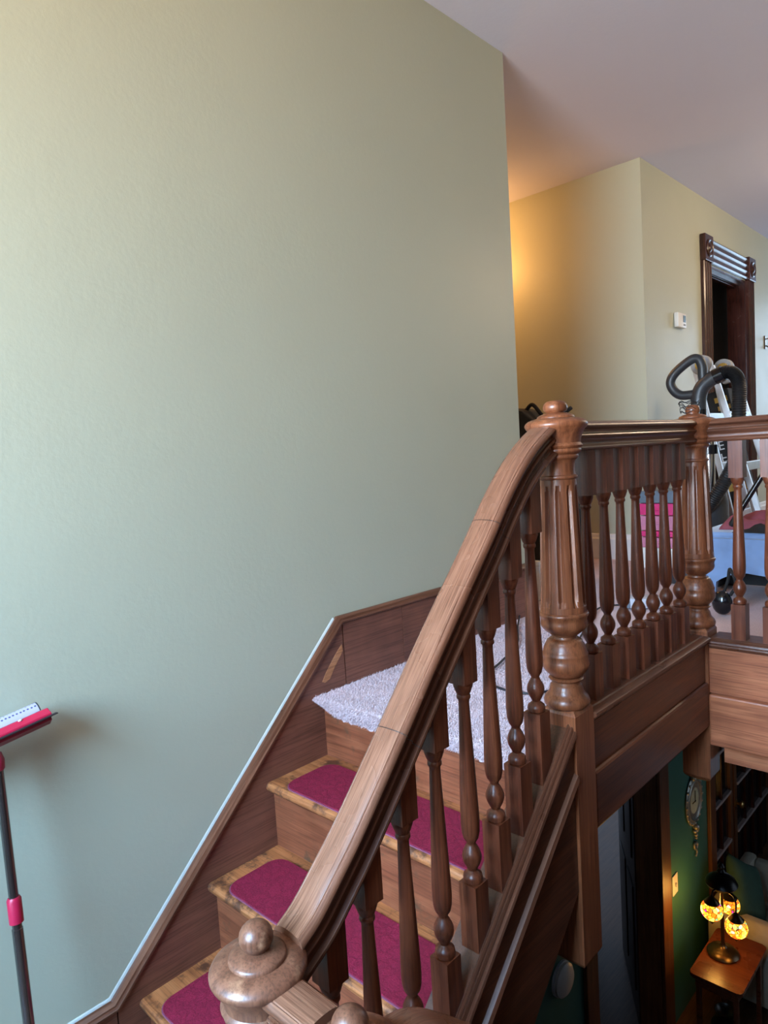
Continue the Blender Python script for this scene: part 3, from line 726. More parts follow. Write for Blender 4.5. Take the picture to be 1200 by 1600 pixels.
# ================================================================== NEWEL POSTS
def arc(r0, z0, r1, z1, bulge, n=5):
    """points from (r0,z0) to (r1,z1) with sideways bulge"""
    out = []
    for i in range(n + 1):
        f = i / n; out.append((r0 + (r1 - r0) * f + bulge * math.sin(PI * f), z0 + (z1 - z0) * f))
    return out
def newel(loc, label, block_bottom, pend=True, knob_r=0.029, knob_flat=1.0, worn=False, size=1.0):
    """loc: axis at floor level; z measured from that floor"""
    t_ = thing('newel_post', label, 'newel post', loc, 0, 'turned oak newel posts')
    mt = 'oak_worn' if worn else 'oak_newel'
    s = 0.0475
    bm = NB()
    top = 0.137
    # square block with a dished top edge and pointed drop
    zb = block_bottom
    bx(bm, -s, s, -s, s, zb, top - 0.014)
    ch = 0.006
    top_v = [bm.verts.new((x * (s - 0.0), y * (s - 0.0), top - 0.014)) for x, y in ((-1, -1), (1, -1), (1, 1), (-1, 1))]
    # curved cushion on the block
    rings = [[Vector((x * s, y * s, top - 0.014)) for x, y in ((-1, -1), (1, -1), (1, 1), (-1, 1))]]
    for f, dz in ((0.93, 0.006), (0.84, 0.011), (0.72, 0.014)):
        rings.append([Vector((x * s * f, y * s * f, top - 0.014 + dz)) for x, y in ((-1, -1), (1, -1), (1, 1), (-1, 1))])
    rv = [top_v] + [[bm.verts.new(p) for p in rg] for rg in rings[1:]]
    for a, b_ in zip(rv[:-1], rv[1:]):
        for i in range(4): bm.faces.new((a[i], a[(i + 1) % 4], b_[(i + 1) % 4], b_[i]))
    bm.faces.new(rv[-1])
    bmesh.ops.remove_doubles(bm, verts=bm.verts, dist=1e-5)
    blk = obj('block', bm, mt, t_)
    if pend:
        pb = NB()
        p = []
        q = [(s, 0), (s * 0.92, -0.008), (s * 0.70, -0.018), (s * 0.4, -0.026), (0.0, -0.030)]
        ring0 = None
        for w_, dz in q:
            if w_ == 0: ring = [pb.verts.new((0, 0, zb + dz))]
            else: ring = [pb.verts.new((x * w_, y * w_, zb + dz)) for x, y in ((-1, -1), (1, -1), (1, 1), (-1, 1))]
            if ring0:
                for i in range(4):
                    if len(ring) == 1: pb.faces.new((ring0[i], ring0[(i + 1) % 4], ring[0]))
                    else: pb.faces.new((ring0[i], ring0[(i + 1) % 4], ring[(i + 1) % 4], ring[i]))
            ring0 = ring
        obj('drop', pb, mt, t_)
    z = top - 0.003
    base = [(0.050, z), (0.0565, z + 0.006), (0.058, z + 0.016), (0.054, z + 0.026), (0.048, z + 0.032), (0.044, z + 0.038), (0.042, z + 0.046), (0.040, z + 0.054), (0.036, 0.193)]
    neck = [(0.036, 0.193), (0.035, 0.199), (0.042, 0.203), (0.044, 0.207), (0.040, 0.211)]
    bl = arc(0.036, 0.211, 0.056, 0.262, 0.012, 6) + [(0.0575, 0.268), (0.0575, 0.272), (0.055, 0.275)] + [(0.055, 0.278), (0.052, 0.287), (0.051, 0.289), (0.0505, 0.292), (0.046, 0.299), (0.045, 0.301), (0.044, 0.304), (0.037, 0.310)]
    obj('foot_ring', lathe(NB(), base + neck, 40), mt, t_, 50)
    obj('ball', lathe(NB(), bl, 40), mt, t_, 50)
    bowl = [(0.030, 0.310), (0.029, 0.316), (0.034, 0.319)] + arc(0.034, 0.320, 0.057, 0.358, 0.010, 7) + [(0.0585, 0.366), (0.0615, 0.370), (0.0625, 0.374), (0.0610, 0.378), (0.057, 0.380)]
    obj('bowl', lathe(NB(), bowl, 40), mt, t_, 50)
    fl = [(0.0570, 0.380), (0.0568, 0.395)]
    zf0, zf1 = 0.402, 0.694
    n = 22
    for i in range(n + 1):
        zz = 0.396 + (0.700 - 0.396) * i / n
        fl.append((0.0568 + (0.0445 - 0.0568) * (zz - 0.38) / 0.33, zz))
    fl += [(0.0443, 0.706), (0.0440, 0.714)]
    # rounded flute ends: fade the depth with height
    def fluted():
        bm_ = NB(); seg = 120; rings = []
        for r_, zz in fl:
            ring = []
            for i in range(seg):
                a = 2 * PI * i / seg; k = (a * 10 / (2 * PI) + 0.25) % 1.0
                e = min((zz - zf0) / 0.016, (zf1 - zz) / 0.016)
                wdt = 0.20 * (0 if e <= 0 else (1 if e >= 1 else math.sqrt(1 - (1 - e) ** 2)))
                rr = r_
                if wdt > 0:
                    d_ = abs(k - 0.5) / wdt
                    if d_ < 1: rr = r_ - 0.0074 * math.sqrt(1 - d_ * d_)
                ring.append(bm_.verts.new((rr * math.cos(a), rr * math.sin(a), zz)))
            rings.append(ring)
        for a, b_ in zip(rings[:-1], rings[1:]):
            for i in range(seg): bm_.faces.new((a[i], b_[i], b_[(i + 1) % seg], a[(i + 1) % seg]))
        bm_.faces.new(rings[0][::-1]); bm_.faces.new(rings[-1])
        return bm_
    obj('fluted_shaft', fluted(), mt, t_, 26)
    collar = [(0.0440, 0.714), (0.0475, 0.716), (0.0485, 0.7195), (0.0475, 0.723), (0.0425, 0.725), (0.0415, 0.735), (0.0415, 0.752), (0.0435, 0.760), (0.047, 0.764), (0.0510, 0.766), (0.0525, 0.771), (0.0505, 0.775), (0.054, 0.778), (0.058, 0.781), (0.0595, 0.786), (0.0570, 0.790), (0.0610, 0.793), (0.0630, 0.797), (0.060, 0.801), (0.0580, 0.804)]
    obj('collar', lathe(NB(), collar, 40), mt, t_, 50)
    cup = [(0.0580, 0.804), (0.0585, 0.812), (0.0625, 0.824), (0.0690, 0.836), (0.0745, 0.842), (0.0768, 0.847), (0.0768, 0.851), (0.0745, 0.8555), (0.0685, 0.8605), (0.060, 0.8640), (0.051, 0.8660), (0.046, 0.8662), (0.0455, 0.8700), (0.0430, 0.8725), (0.036, 0.8755), (0.028, 0.8785)]
    c_ = obj('cap', lathe(NB(), cup, 48), mt, t_, 50)
    hh = knob_r * 0.95 * knob_flat
    zc = 0.876 + hh * 0.93
    kn = [(0.028, 0.8785), (0.0225, 0.8790), (0.0215, 0.8800)] if knob_flat < 0.9 else [(0.028, 0.8785), (0.018, 0.8800)]
    a0 = -0.75 if knob_flat < 0.9 else -0.9
    for i in range(1, 11):
        a = a0 + (PI / 2 - a0) * i / 10
        c0 = math.cos(a) ** (0.6 if knob_flat < 0.9 else 1.0) if i < 10 else 0.0
        kn.append((knob_r * c0, zc + hh * math.sin(a)))
    obj('knob', lathe(NB(), kn, 32), mt, c_, 60)
    return t_
N1 = newel((W + 0.003, 0.0525, 0), 'fluted oak newel post at the head of the stairs with a flat button knob', -0.53, True, 0.030, 0.62)
N2 = newel((W, 0.9917, 0), 'fluted oak newel post at the far corner of the gallery', -0.40, True, 0.024, 0.8)
ZN = -0.838
N3 = newel((W, -0.928, ZN), 'worn oak newel post with round ball knob at the bottom of the upper flight', -0.02, False, 0.027, 0.97, True)
N4 = newel((1.128, -0.928, ZN - 0.03), 'worn oak newel post at the bottom edge, nearest the camera', -0.55, True, 0.0265, 0.97, True)

# ================================================================== HANDRAILS AND BALUSTERS
half = [(0.0, 0.0), (0.010, -0.0004), (0.019, -0.0016), (0.0255, -0.0034), (0.0268, -0.0052), (0.0282, -0.0046), (0.0325, -0.0072), (0.0362, -0.0115), (0.0372, -0.0150), (0.0360, -0.0185), (0.0310, -0.0205), (0.0262, -0.0250), (0.0248, -0.0300), (0.0262, -0.0345), (0.0300, -0.0365), (0.0318, -0.0395), (0.0312, -0.0430), (0.0278, -0.0452), (0.0238, -0.0500), (0.0225, -0.0560), (0.0238, -0.0620), (0.0275, -0.0662), (0.0308, -0.0680), (0.0320, -0.0715), (0.0308, -0.0755), (0.0270, -0.0780)]
rprof = half + [(-s, n) for s, n in half[::-1][:-1]]
RAILV = sum(math.dist(rprof[a], rprof[(a + 1) % len(rprof)]) for a in range(len(rprof)))
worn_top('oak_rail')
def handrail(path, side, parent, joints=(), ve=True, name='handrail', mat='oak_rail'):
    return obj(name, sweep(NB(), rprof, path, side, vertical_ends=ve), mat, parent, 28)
def bal_bm(z0, zt, zc, zr, slope0=0.0, slope1=0.0, fb=0.047, total=None):
    """square foot z0..zc, turned part up to zt, square head zt..zr; slopes cut the feet"""
    s = 0.0225; bm = NB()
    def blk(a, b_, cut_lo, cut_hi):
        vs = {}
        for x in (-s, s):
            for y in (-s, s):
                vs[(x, y, 0)] = bm.verts.new((x, y, a + cut_lo * y)); vs[(x, y, 1)] = bm.verts.new((x, y, b_ + cut_hi * y))
        q = [(-s, -s), (s, -s), (s, s), (-s, s)]
        bm.faces.new([vs[(*p, 0)] for p in q[::-1]]); bm.faces.new([vs[(*p, 1)] for p in q])
        for i in range(4):
            a_, b2 = q[i], q[(i + 1) % 4]
            bm.faces.new((vs[(*a_, 0)], vs[(*b2, 0)], vs[(*b2, 1)], vs[(*a_, 1)]))
    blk(z0, zc, slope0, 0); blk(zt, zr, 0, slope1)
    L = zt - zc
    def z(f): return zc + L * f
    p = [(0.016, z(0)), (0.0205, z(0.004)), (0.0215, z(0.02)), (0.020, z(0.038)), (0.0130, z(0.050)), (0.0100, z(0.058)), (0.0112, z(0.066))]
    p += arc(0.0115, z(0.068), 0.0105, z(0.188), 0.0100, 10)
    p += [(0.0098, z(0.194)), (0.0115, z(0.205)), (0.0165, z(0.222)), (0.0195, z(0.252)), (0.0205, z(0.30)), (0.0200, z(0.36)), (0.0185, z(0.46)), (0.0165, z(0.58)), (0.0145, z(0.70)), (0.0125, z(0.82)), (0.0115, z(0.90)), (0.0120, z(0.915)), (0.0150, z(0.922)), (0.0150, z(0.935)), (0.0135, z(0.942)), (0.0165, z(0.955)), (0.0195, z(0.975)), (0.0210, z(0.985)), (0.0210, z(1.0))]
    lathe(bm, p, 20)
    return bm
# upper flight
sb = thing('stair_balustrade', 'moulded oak handrail on turned balusters climbing beside the upper flight', 'balustrade', (W, -0.45, -0.3))
SBL = Vector(sb.location)
topc = [(-0.868, 0.038), (-0.835, 0.058), (-0.79, 0.098), (-0.725, 0.160), (-0.604, 0.290), (-0.50, 0.405), (-0.40, 0.512), (-0.30, 0.616), (-0.235, 0.688), (-0.168, 0.752), (-0.105, 0.800), (-0.05, 0.832), (-0.005, 0.853)]
rp = [Vector((W, y, z)) - SBL for y, z in topc]
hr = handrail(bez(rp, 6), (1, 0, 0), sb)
hr['label'] = 'sweeping handrail with a pale worn top'
def jring(y0, y1, z0, z1):
    pass
by = [-0.089, -0.182, -0.277, -0.372, -0.478, -0.583, -0.690, -0.785]
def rail_top(y):
    for (ya, za), (yb, zb) in zip(topc[:-1], topc[1:]):
        if ya <= y <= yb: return za + (zb - za) * (y - ya) / (yb - ya)
    return topc[-1][1]
for y in by:
    bulb = 0.213 + 1.02 * (y + 0.089)
    zc = bulb - 0.052
    zt = 0.590 + 1.0 * (y + 0.095)
    zr = rail_top(y) - 0.090
    zr = max(zr, zt + 0.03)
    obj('baluster', bal_bm(zs_(y) - 0.001, zt, zc, zr, 0.92, 1.05), 'oak_upright', sb, 45, Vector((W, y, 0)) - SBL)
# thin seams where rail lengths join
def seam(y, parent, off):
    i = y
    z = rail_top(y); e = 0.004
    d = Vector((0, 0.02, rail_top(y + 0.01) - rail_top(y - 0.01))).normalized()
    p = Vector((W, y, z)) - off
    pr = [(s * 1.006, n * 1.004 + 0.0002) for s, n in rprof]
    return obj('rail_seam', sweep(NB(), pr, [p - d * 0.0008, p + d * 0.0008], (1, 0, 0)), 'dark_wood', parent)
seam(-0.605, hr, SBL); seam(-0.272, hr, SBL)
# gallery
gb = thing('gallery_balustrade', 'level oak balustrade of seven balusters between the two upper newel posts', 'balustrade', (W, 0.52, 0.1))
GBL = Vector(gb.location)
handrail([Vector((W, y, 0.860)) - GBL for y in (0.11, 0.35, 0.65, 0.935)], (1, 0, 0), gb, ve=False, mat='oak_run')
for y in (0.195, 0.300, 0.402, 0.506, 0.612, 0.717, 0.830):
    obj('baluster', bal_bm(0.111, 0.662, 0.236, 0.783), 'oak_upright', gb, 45, Vector((W, y, 0)) - GBL)
# hall side
hb = thing('hall_balustrade', 'level oak balustrade running right from the far corner newel post', 'balustrade', (1.5, 0.992, 0.1))
HBL = Vector(hb.location)
handrail([Vector((x, 0.992, 0.858)) - HBL for x in (W + 0.055, 1.4, 1.8, XR)], (0, 1, 0), hb, ve=False, mat='oak_run')
x = 1.057
while x < XR - 0.05:
    obj('baluster', bal_bm(0.102, 0.656, 0.226, 0.781), 'oak_upright', hb, 45, Vector((x, 0.992, 0)) - HBL)
    x += 0.098
# short rail between the two lower newels and the rail of the lower flight
s3 = thing('short_handrail', 'short worn level handrail joining the two lower newel posts', 'handrail', (1.02, -0.928, 0))
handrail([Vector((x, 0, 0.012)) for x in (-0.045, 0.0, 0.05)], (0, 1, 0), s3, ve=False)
lr = thing('lower_handrail', 'worn oak handrail curving down from the nearest newel post', 'handrail', (1.128, -0.86, 0))
pth = [(0, -0.012, -0.03), (0, 0.03, -0.032), (0, 0.075, -0.047), (0, 0.13, -0.088), (0, 0.24, -0.19), (0, 0.6, -0.53), (0, 1.2, -1.09), (0, 2.0, -1.83)]
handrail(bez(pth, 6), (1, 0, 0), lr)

for k in range(8):
    y = 0.20 + 0.10 * k
    zr = -0.19 - 0.92 * (y - 0.24) - 0.10; zb = ZL + 0.12 - 0.92 * (y - 0.86 - YL0)
    obj('baluster', bal_bm(zb - 0.004, zr - 0.10, zb + 0.13, zr - 0.004, -0.92, -0.92), 'oak_upright', lr, 45, Vector((0, y, 0)))

# ================================================================== THINGS ON THE LEFT WALL
mp = thing('squeegee', 'red window squeegee with a mesh sponge on a steel pole, leaning on the wall', 'squeegee', (0.175, -1.046, ZL))
def rel(p, o_): return Vector(p) - Vector(o_.location)
bot, topp = rel((0.175, -1.046, ZL + 0.002), mp), rel((0.078, -1.030, 0.165), mp)
M_, L_ = frame_to(bot, topp)
obj('pole', lathe(NB(), [(0.0, 0), (0.012, 0.001), (0.012, L_ * 0.62), (0.0105, L_ * 0.621), (0.0105, L_), (0, L_)], 16, M_), 'steel', mp, 40)
obj('grip_ring', lathe(NB(), [(0.011, L_ * 0.632), (0.0155, L_ * 0.634), (0.0155, L_ * 0.685), (0.0125, L_ * 0.69)], 20, M_), 'red_plastic', mp, 40)
obj('neck', lathe(NB(), [(0.011, L_ * 0.972), (0.014, L_ * 0.976), (0.015, L_ * 0.995), (0.010, L_ + 0.012)], 16, M_), 'dark_red_plastic', mp, 40)
HC = rel((0.058, -1.06, 0.205), mp)
Mh = Matrix.Translation(HC) @ Matrix.Rotation(math.radians(9), 4, 'X') @ Matrix.Rotation(math.radians(-20), 4, 'Y')
hl = 0.155
obj('head', prism(NB(), [(-0.030, -0.006), (0.034, -0.014), (0.036, -0.004), (0.022, 0.010), (-0.030, 0.010)], 'Y', -hl, hl, 0.002), 'red_plastic', mp).matrix_local = Mh
obj('blade_holder', prism(NB(), [(0.006, -0.028), (0.034, -0.020), (0.036, -0.012), (0.004, -0.012)], 'Y', -hl + 0.004, hl - 0.004), 'dark_red_plastic', mp).matrix_local = Mh
obj('blade', prism(NB(), [(0.034, -0.011), (0.046, -0.013), (0.046, -0.0105), (0.034, -0.008)], 'Y', -hl - 0.008, hl + 0.010), 'black_rubber', mp).matrix_local = Mh
bm = NB()
pts = [(0.020 * math.cos(PI * i / 10) - 0.006, 0.011 + 0.022 * math.sin(PI * i / 10)) for i in range(11)]
prism(bm, pts, 'Y', -hl + 0.01, hl - 0.016)
obj('sponge', bm, 'mesh_sponge', mp, 40).matrix_local = Mh
bm = NB()
pts2 = [(0.021 * math.cos(PI * i / 10) - 0.007, 0.0105 + 0.0235 * math.sin(PI * i / 10)) for i in range(11)]
prism(bm, pts2, 'Y', hl - 0.0159, hl - 0.013)
obj('sponge_cap', bm, 'charcoal_plastic', mp, 40).matrix_local = Mh
for yy in (-0.05, 0.02, 0.09):
    e = obj('rivet', ball(NB(), (0.024, yy, 0.0085), 0.005, 10, (1, 1, 0.5)), 'white_plastic', mp, True); e.matrix_local = Mh

# ================================================================== UPPER HALL THINGS
# thermostat
th = thing('thermostat', 'white wall thermostat with a small dark display beside the doorway', 'thermostat', (XD, 3.555, 1.622))
obj('body', B(0.001, 0.032, -0.075, 0.075, -0.05, 0.05, bev=0.006), 'white_plastic', th, 40)
obj('display', B(0.0321, 0.034, 0.012, 0.058, -0.012, 0.034), 'screen_dark', th)
obj('button', B(0.0321, 0.035, 0.02, 0.052, -0.036, -0.024, bev=0.001), 'lens_grey', th)
# wall hook at the right edge
hk = thing('wall_hook', 'small metal wall hook beyond the doorway at the right edge', 'hook', (XD, 5.64, 1.63))
obj('plate', B(0.001, 0.01, -0.02, 0.02, -0.06, 0.06, bev=0.003), 'bronze', hk)
obj('hook_arm', tube(NB(), bez([(0.01, 0, -0.03), (0.04, 0, -0.045), (0.07, -0.01, -0.02), (0.08, -0.02, 0.02)], 6), 0.006, 8), 'bronze', hk, True)
obj('hook_arm', tube(NB(), bez([(0.01, 0, 0.03), (0.05, -0.01, 0.035), (0.10, -0.07, 0.045)], 6), 0.005, 8), 'bronze', hk, True)

# vacuum cleaner
vy = 2.60
vc = thing('vacuum_cleaner', 'upright vacuum cleaner with black looped handle and hose behind the railing', 'vacuum', (0.42, vy, 0))
def vr(x, z, y=vy): return Vector((x - 0.42, y - vy, z))
obj('floor_head', B(-0.15, 0.15, -0.30, -0.02, 0.0, 0.075, bev=0.02), 'charcoal_plastic', vc, 40)
obj('body', lathe(NB(), [(0, 0.05), (0.10, 0.055), (0.115, 0.10), (0.115, 0.42), (0.10, 0.50), (0.05, 0.54), (0, 0.545)], 24, Matrix.Translation((-0.03, 0.06, 0))), 'charcoal_plastic', vc, 40)
tb = obj('wand', tube(NB(), [vr(0.436, 0.42, vy - 0.02), vr(0.437, 0.86, vy - 0.02)], 0.030, 16), 'chrome', vc, 40)
obj('wand_clip', lathe(NB(), [(0.031, 0.70), (0.046, 0.702), (0.046, 0.752), (0.031, 0.754)], 20, Matrix.Translation(vr(0.436, 0, vy - 0.02))), 'black_gloss', vc, 40)
obj('support_pole', tube(NB(), [vr(0.376, 0.3), vr(0.376, 0.92)], 0.022, 12), 'black_gloss', vc, 40)
elbow = bez([vr(0.378, 0.925), vr(0.381, 1.02), vr(0.400, 1.075), vr(0.446, 1.115), vr(0.505, 1.140)], 6)
obj('handle_elbow', tube(NB(), elbow, 0.041, 16), 'charcoal_plastic', vc, True)
obj('elbow_cuff', tube(NB(), [vr(0.376, 0.90), vr(0.378, 0.955)], 0.0435, 16), 'black_gloss', vc, 40)
loop = bez([vr(0.385, 1.048), vr(0.335, 1.042), vr(0.280, 1.046), vr(0.240, 1.080), vr(0.226, 1.128), vr(0.256, 1.178), vr(0.340, 1.236), vr(0.383, 1.236), vr(0.403, 1.196), vr(0.405, 1.140), vr(0.410, 1.10)], 6)
obj('looped_handle', tube(NB(), loop, 0.026, 14), 'charcoal_plastic', vc, True)
hose = bez([vr(0.495, 1.136), vr(0.542, 1.146), vr(0.578, 1.118), vr(0.593, 1.060), vr(0.590, 0.936), vr(0.582, 0.762), vr(0.564, 0.658), vr(0.528, 0.553, vy - 0.05), vr(0.465, 0.446, vy - 0.06), vr(0.405, 0.372, vy - 0.03)], 22)
obj('hose', tube(NB(), hose, lambda i: 0.0375 if i % 2 else 0.0345, 16), 'black_rubber', vc, 30)
obj('hose_cuff', tube(NB(), [vr(0.470, 1.126), vr(0.515, 1.142)], 0.044, 16), 'black_gloss', vc, 40)

# folding ladder leaning on the hall wall
ld = thing('ladder', 'folded aluminium multi position ladder leaning on the hall wall behind the vacuum', 'ladder', (0.5, 3.15, 0))
ny, fy = -0.20, 0.20
def lad(sec, f, y):
    (xt, zt_), (xb, zb_) = (((-0.165, 1.235), (0.175, 0.012)), ((-0.27, 1.235), (-0.015, 0.012)))[sec]
    return Vector((xb + (xt - xb) * f, y, zb_ + (zt_ - zb_) * f))
for sec, wdt in ((0, 0.0), (1, 0.035)):
    for y, s_ in ((ny, 1), (fy, -1)):
        a_, b_ = lad(sec, 0.0, y + s_ * wdt), lad(sec, 0.99, y + s_ * wdt)
        Mf, L_ = frame_to(a_, b_)
        Mf = Mf @ Matrix.Rotation(PI / 2, 4, 'Z') if abs((Mf @ Vector((1, 0, 0)) - Mf @ Vector((0, 0, 0))).y) < 0.5 else Mf
        obj('rail', bx(NB(), -0.011, 0.011, -0.017, 0.017, 0, L_, 0.003, Mf), 'aluminium', ld)
        obj('foot', bx(NB(), -0.015, 0.015, -0.022, 0.022, -0.004, 0.05, 0.003, Mf), 'black_rubber', ld)
    for f in (0.24, 0.49, 0.74):
        c0, c1 = lad(sec, f, ny + wdt), lad(sec, f, fy - wdt)
        Mf, L_ = frame_to(c0, c1)
        obj('rung', bx(NB(), -0.014, 0.014, -0.026, 0.026, 0, L_, 0.003, Mf), 'aluminium', ld)
for y in (ny, fy):
    p = (lad(0, 1.0, y) + lad(1, 1.0, y)) / 2
    Mh2 = Matrix.Translation(p) @ Matrix.Rotation(PI / 2, 4, 'X')
    hg = obj('hinge', lathe(NB(), [(0, -0.024), (0.056, -0.024), (0.060, -0.018), (0.060, 0.018), (0.056, 0.024), (0, 0.024)], 24, Mh2), 'grey_plastic', ld, 40)
    obj('lock_button', lathe(NB(), [(0, 0.0241), (0.034, 0.0241), (0.030, 0.034), (0, 0.036)], 20, Mh2), 'yellow_plastic', hg, 40)
    bz = obj('hinge_bracket', B(-0.022, 0.022, -0.026, 0.026, -0.10, -0.04, bev=0.004, M=Matrix.Translation(p) @ Matrix.Rotation(-0.2, 4, 'Y')), 'grey_plastic', ld)
# carton leaning behind the ladder, black with yellow and white panels
cb = thing('carton', 'narrow black carton with yellow labels and a white panel leaning behind the ladder', 'box', (0.43, 3.46, 0))
Mc = Matrix.Rotation(-0.2, 4, 'Y')
obj('carton_body', B(-0.075, 0.075, -0.045, 0.045, 0.016, 1.12, bev=0.004), 'black_cloth', cb).matrix_local = Mc
for nm, mt, a in (('white_panel', 'grey_box', (0.0, 0.073, 0.16, 0.44)), ('yellow_strip', 'yellow_plastic', (-0.073, 0.073, 0.445, 0.50)), ('yellow_label', 'yellow_plastic', (-0.02, 0.06, 1.04, 1.075)), ('orange_label', 'brass', (-0.01, 0.07, 0.985, 1.015))):
    obj(nm, B(a[0], a[1], -0.0475, -0.0455, a[2], a[3]), mt, cb).matrix_local = Mc
for k in range(4):   # block letters printed down the side of the carton
    z0 = 0.56 + 0.085 * k
    bm = NB(); bx(bm, -0.06, -0.052, -0.0475, -0.0455, z0, z0 + 0.06)
    for zz in (z0, z0 + 0.026, z0 + 0.052)[: 3 if k % 2 == 0 else 2]: bx(bm, -0.052, -0.028, -0.0475, -0.0455, zz, zz + 0.008)
    obj('lettering', bm, 'grey_box', cb).matrix_local = Mc
# blue bench with arched valance
bf = 2.05
bn = thing('bench', 'low bench covered in light blue velvet with an arched lower edge', 'bench', (1.0, bf, 0))
bw = 0.44
def arch():
    p = [(-bw, 0.2995), (-bw, 0.03)]
    p += [(-bw + 0.07, 0.03)]
    p += [(-bw + 0.07 + 0.17 * i / 8, 0.085 + 0.05 * math.sin(PI * min(1, i / 8 * 0.62))) for i in range(9)]
    p += [(-0.05, 0.118), (0.02, 0.095), (0.10, 0.080), (0.22, 0.10), (0.30, 0.10), (bw - 0.07, 0.08), (bw - 0.07, 0.03), (bw, 0.03), (bw, 0.2995)]
    return p
obj('front_valance', prism(NB(), arch(), 'Y', 0.0, 0.03, 0.003), 'blue_velvet', bn)
obj('side_panel', B(-bw, -bw + 0.03, 0.031, 0.40, 0.08, 0.2995, bev=0.004), 'blue_velvet', bn)
obj('side_panel', B(bw - 0.03, bw, 0.031, 0.40, 0.08, 0.2995, bev=0.004), 'blue_velvet', bn)
obj('seat_pad', B(-bw - 0.005, bw + 0.005, -0.006, 0.42, 0.300, 0.334, bev=0.012), 'blue_velvet', bn, 40)
obj('shadow_box', B(-bw + 0.031, bw - 0.031, 0.30, 0.40, 0.02, 0.299), 'black_cloth', bn)  # black block stands in for the shade under the bench
for sx in (-bw + 0.035, bw - 0.035):
    for sy in (0.04, 0.36): obj('foot', lathe(NB(), [(0.0, 0), (0.022, 0.001), (0.026, 0.01), (0.026, 0.079), (0, 0.08)], 16, Matrix.Translation((sx, sy, 0))), 'dark_wood', bn, 40)
# crumpled rose cloth and a dark bag on the bench
def crumple(x0, x1, y0, y1, zb, hgt, seed, nx=26, ny=18):
    rs = random.Random(seed); bm = NB(); ph = [rs.uniform(0, 6.28) for _ in range(8)]; g = []
    for j in range(ny + 1):
        row = []
        for i in range(nx + 1):
            u, v_ = i / nx, j / ny
            e = min(u, 1 - u, v_, 1 - v_); k = min(1, e * 5) ** 0.7
            z = hgt * (0.45 + 0.25 * math.sin(7 * u + ph[0] + 2 * v_) + 0.2 * math.sin(11 * v_ + ph[1] + 3 * u) + 0.12 * math.sin(19 * u - 9 * v_ + ph[2]) + 0.22 * abs(math.sin(8 * u + 6 * v_ + ph[5])) - 0.16 * abs(math.sin(15 * u - 7 * v_ + ph[6])))
            row.append(bm.verts.new((x0 + (x1 - x0) * u + 0.012 * math.sin(13 * v_ + ph[3]), y0 + (y1 - y0) * v_ + 0.012 * math.sin(9 * u + ph[4]), zb + max(0.003, z * k))))
        g.append(row)
    for j in range(ny):
        for i in range(nx): bm.faces.new((g[j][i], g[j][i + 1], g[j + 1][i + 1], g[j + 1][i]))
    base = [[bm.verts.new((v.co.x, v.co.y, zb)) for v in row] for row in g]
    for j in range(ny):
        for i in range(nx): bm.faces.new((base[j][i], base[j + 1][i], base[j + 1][i + 1], base[j][i + 1]))
    per = [(0, i) for i in range(nx + 1)] + [(j, nx) for j in range(1, ny + 1)] + [(ny, i) for i in range(nx - 1, -1, -1)] + [(j, 0) for j in range(ny - 1, 0, -1)]
    for a, b_ in zip(per, per[1:] + per[:1]): bm.faces.new((g[a[0]][a[1]], g[b_[0]][b_[1]], base[b_[0]][b_[1]], base[a[0]][a[1]]))
    return bm
tag(obj('cloth', crumple(-0.30, 0.34, -0.14, 0.16, 0.0, 0.135, 4), 'rose_cloth', None, True, (0.92, 2.25, 0.335)), 'crumpled rose red cloth heaped on the blue bench', 'cloth')
bgd = thing('black_bag', 'soft black bag lying under the rose cloth on the bench', 'bag', (0.80, 2.085, 0.335))
obj('bag_body', crumple(-0.07, 0.34, -0.07, 0.0, 0.0, 0.055, 9, 18, 8), 'black_cloth', bgd, True)
# black rod propped on the bench
rod = thing('black_rod', 'thin black metal rod slanting up beside the ladder', 'rod', (0.715, 2.10, 0.40))
Mf, L_ = frame_to((-0.02, 0.0, -0.035), (0.26, 0.06, 0.46))
obj('shaft', lathe(NB(), [(0, 0), (0.013, 0.002), (0.013, L_ - 0.002), (0, L_)], 12, Mf), 'black_gloss', rod, 40)
obj('tip', lathe(NB(), [(0, -0.012), (0.008, -0.010), (0.0145, 0.001), (0.0145, 0.04), (0.013, 0.041)], 12, Mf), 'black_rubber', rod, 40)

# pink and clear drawer tower in the corner
dt_ = thing('drawer_tower', 'small plastic drawer tower with pink drawers by the corridor corner', 'drawers', (0.065, 2.83, 0))
obj('frame', B(-0.11, 0.11, -0.10, 0.11, 0.0, 0.13, bev=0.004), 'white_plastic', dt_)
obj('top_tray', B(-0.11, 0.11, -0.10, 0.11, 0.409, 0.487, bev=0.008), 'slate_plastic', dt_)
for z0, z1, mt in ((0.132, 0.195, 'clear_pink'), (0.20, 0.235, 'pink_plastic'), (0.24, 0.33, 'clear_pink'), (0.335, 0.407, 'pink_plastic')):
    d_ = obj('drawer', B(-0.105, 0.105, -0.10, 0.105, z0, z1, bev=0.004), mt, dt_)
    obj('drawer_pull', B(-0.03, 0.03, -0.112, -0.101, (z0 + z1) / 2 - 0.006, (z0 + z1) / 2 + 0.006, bev=0.003), mt, d_)

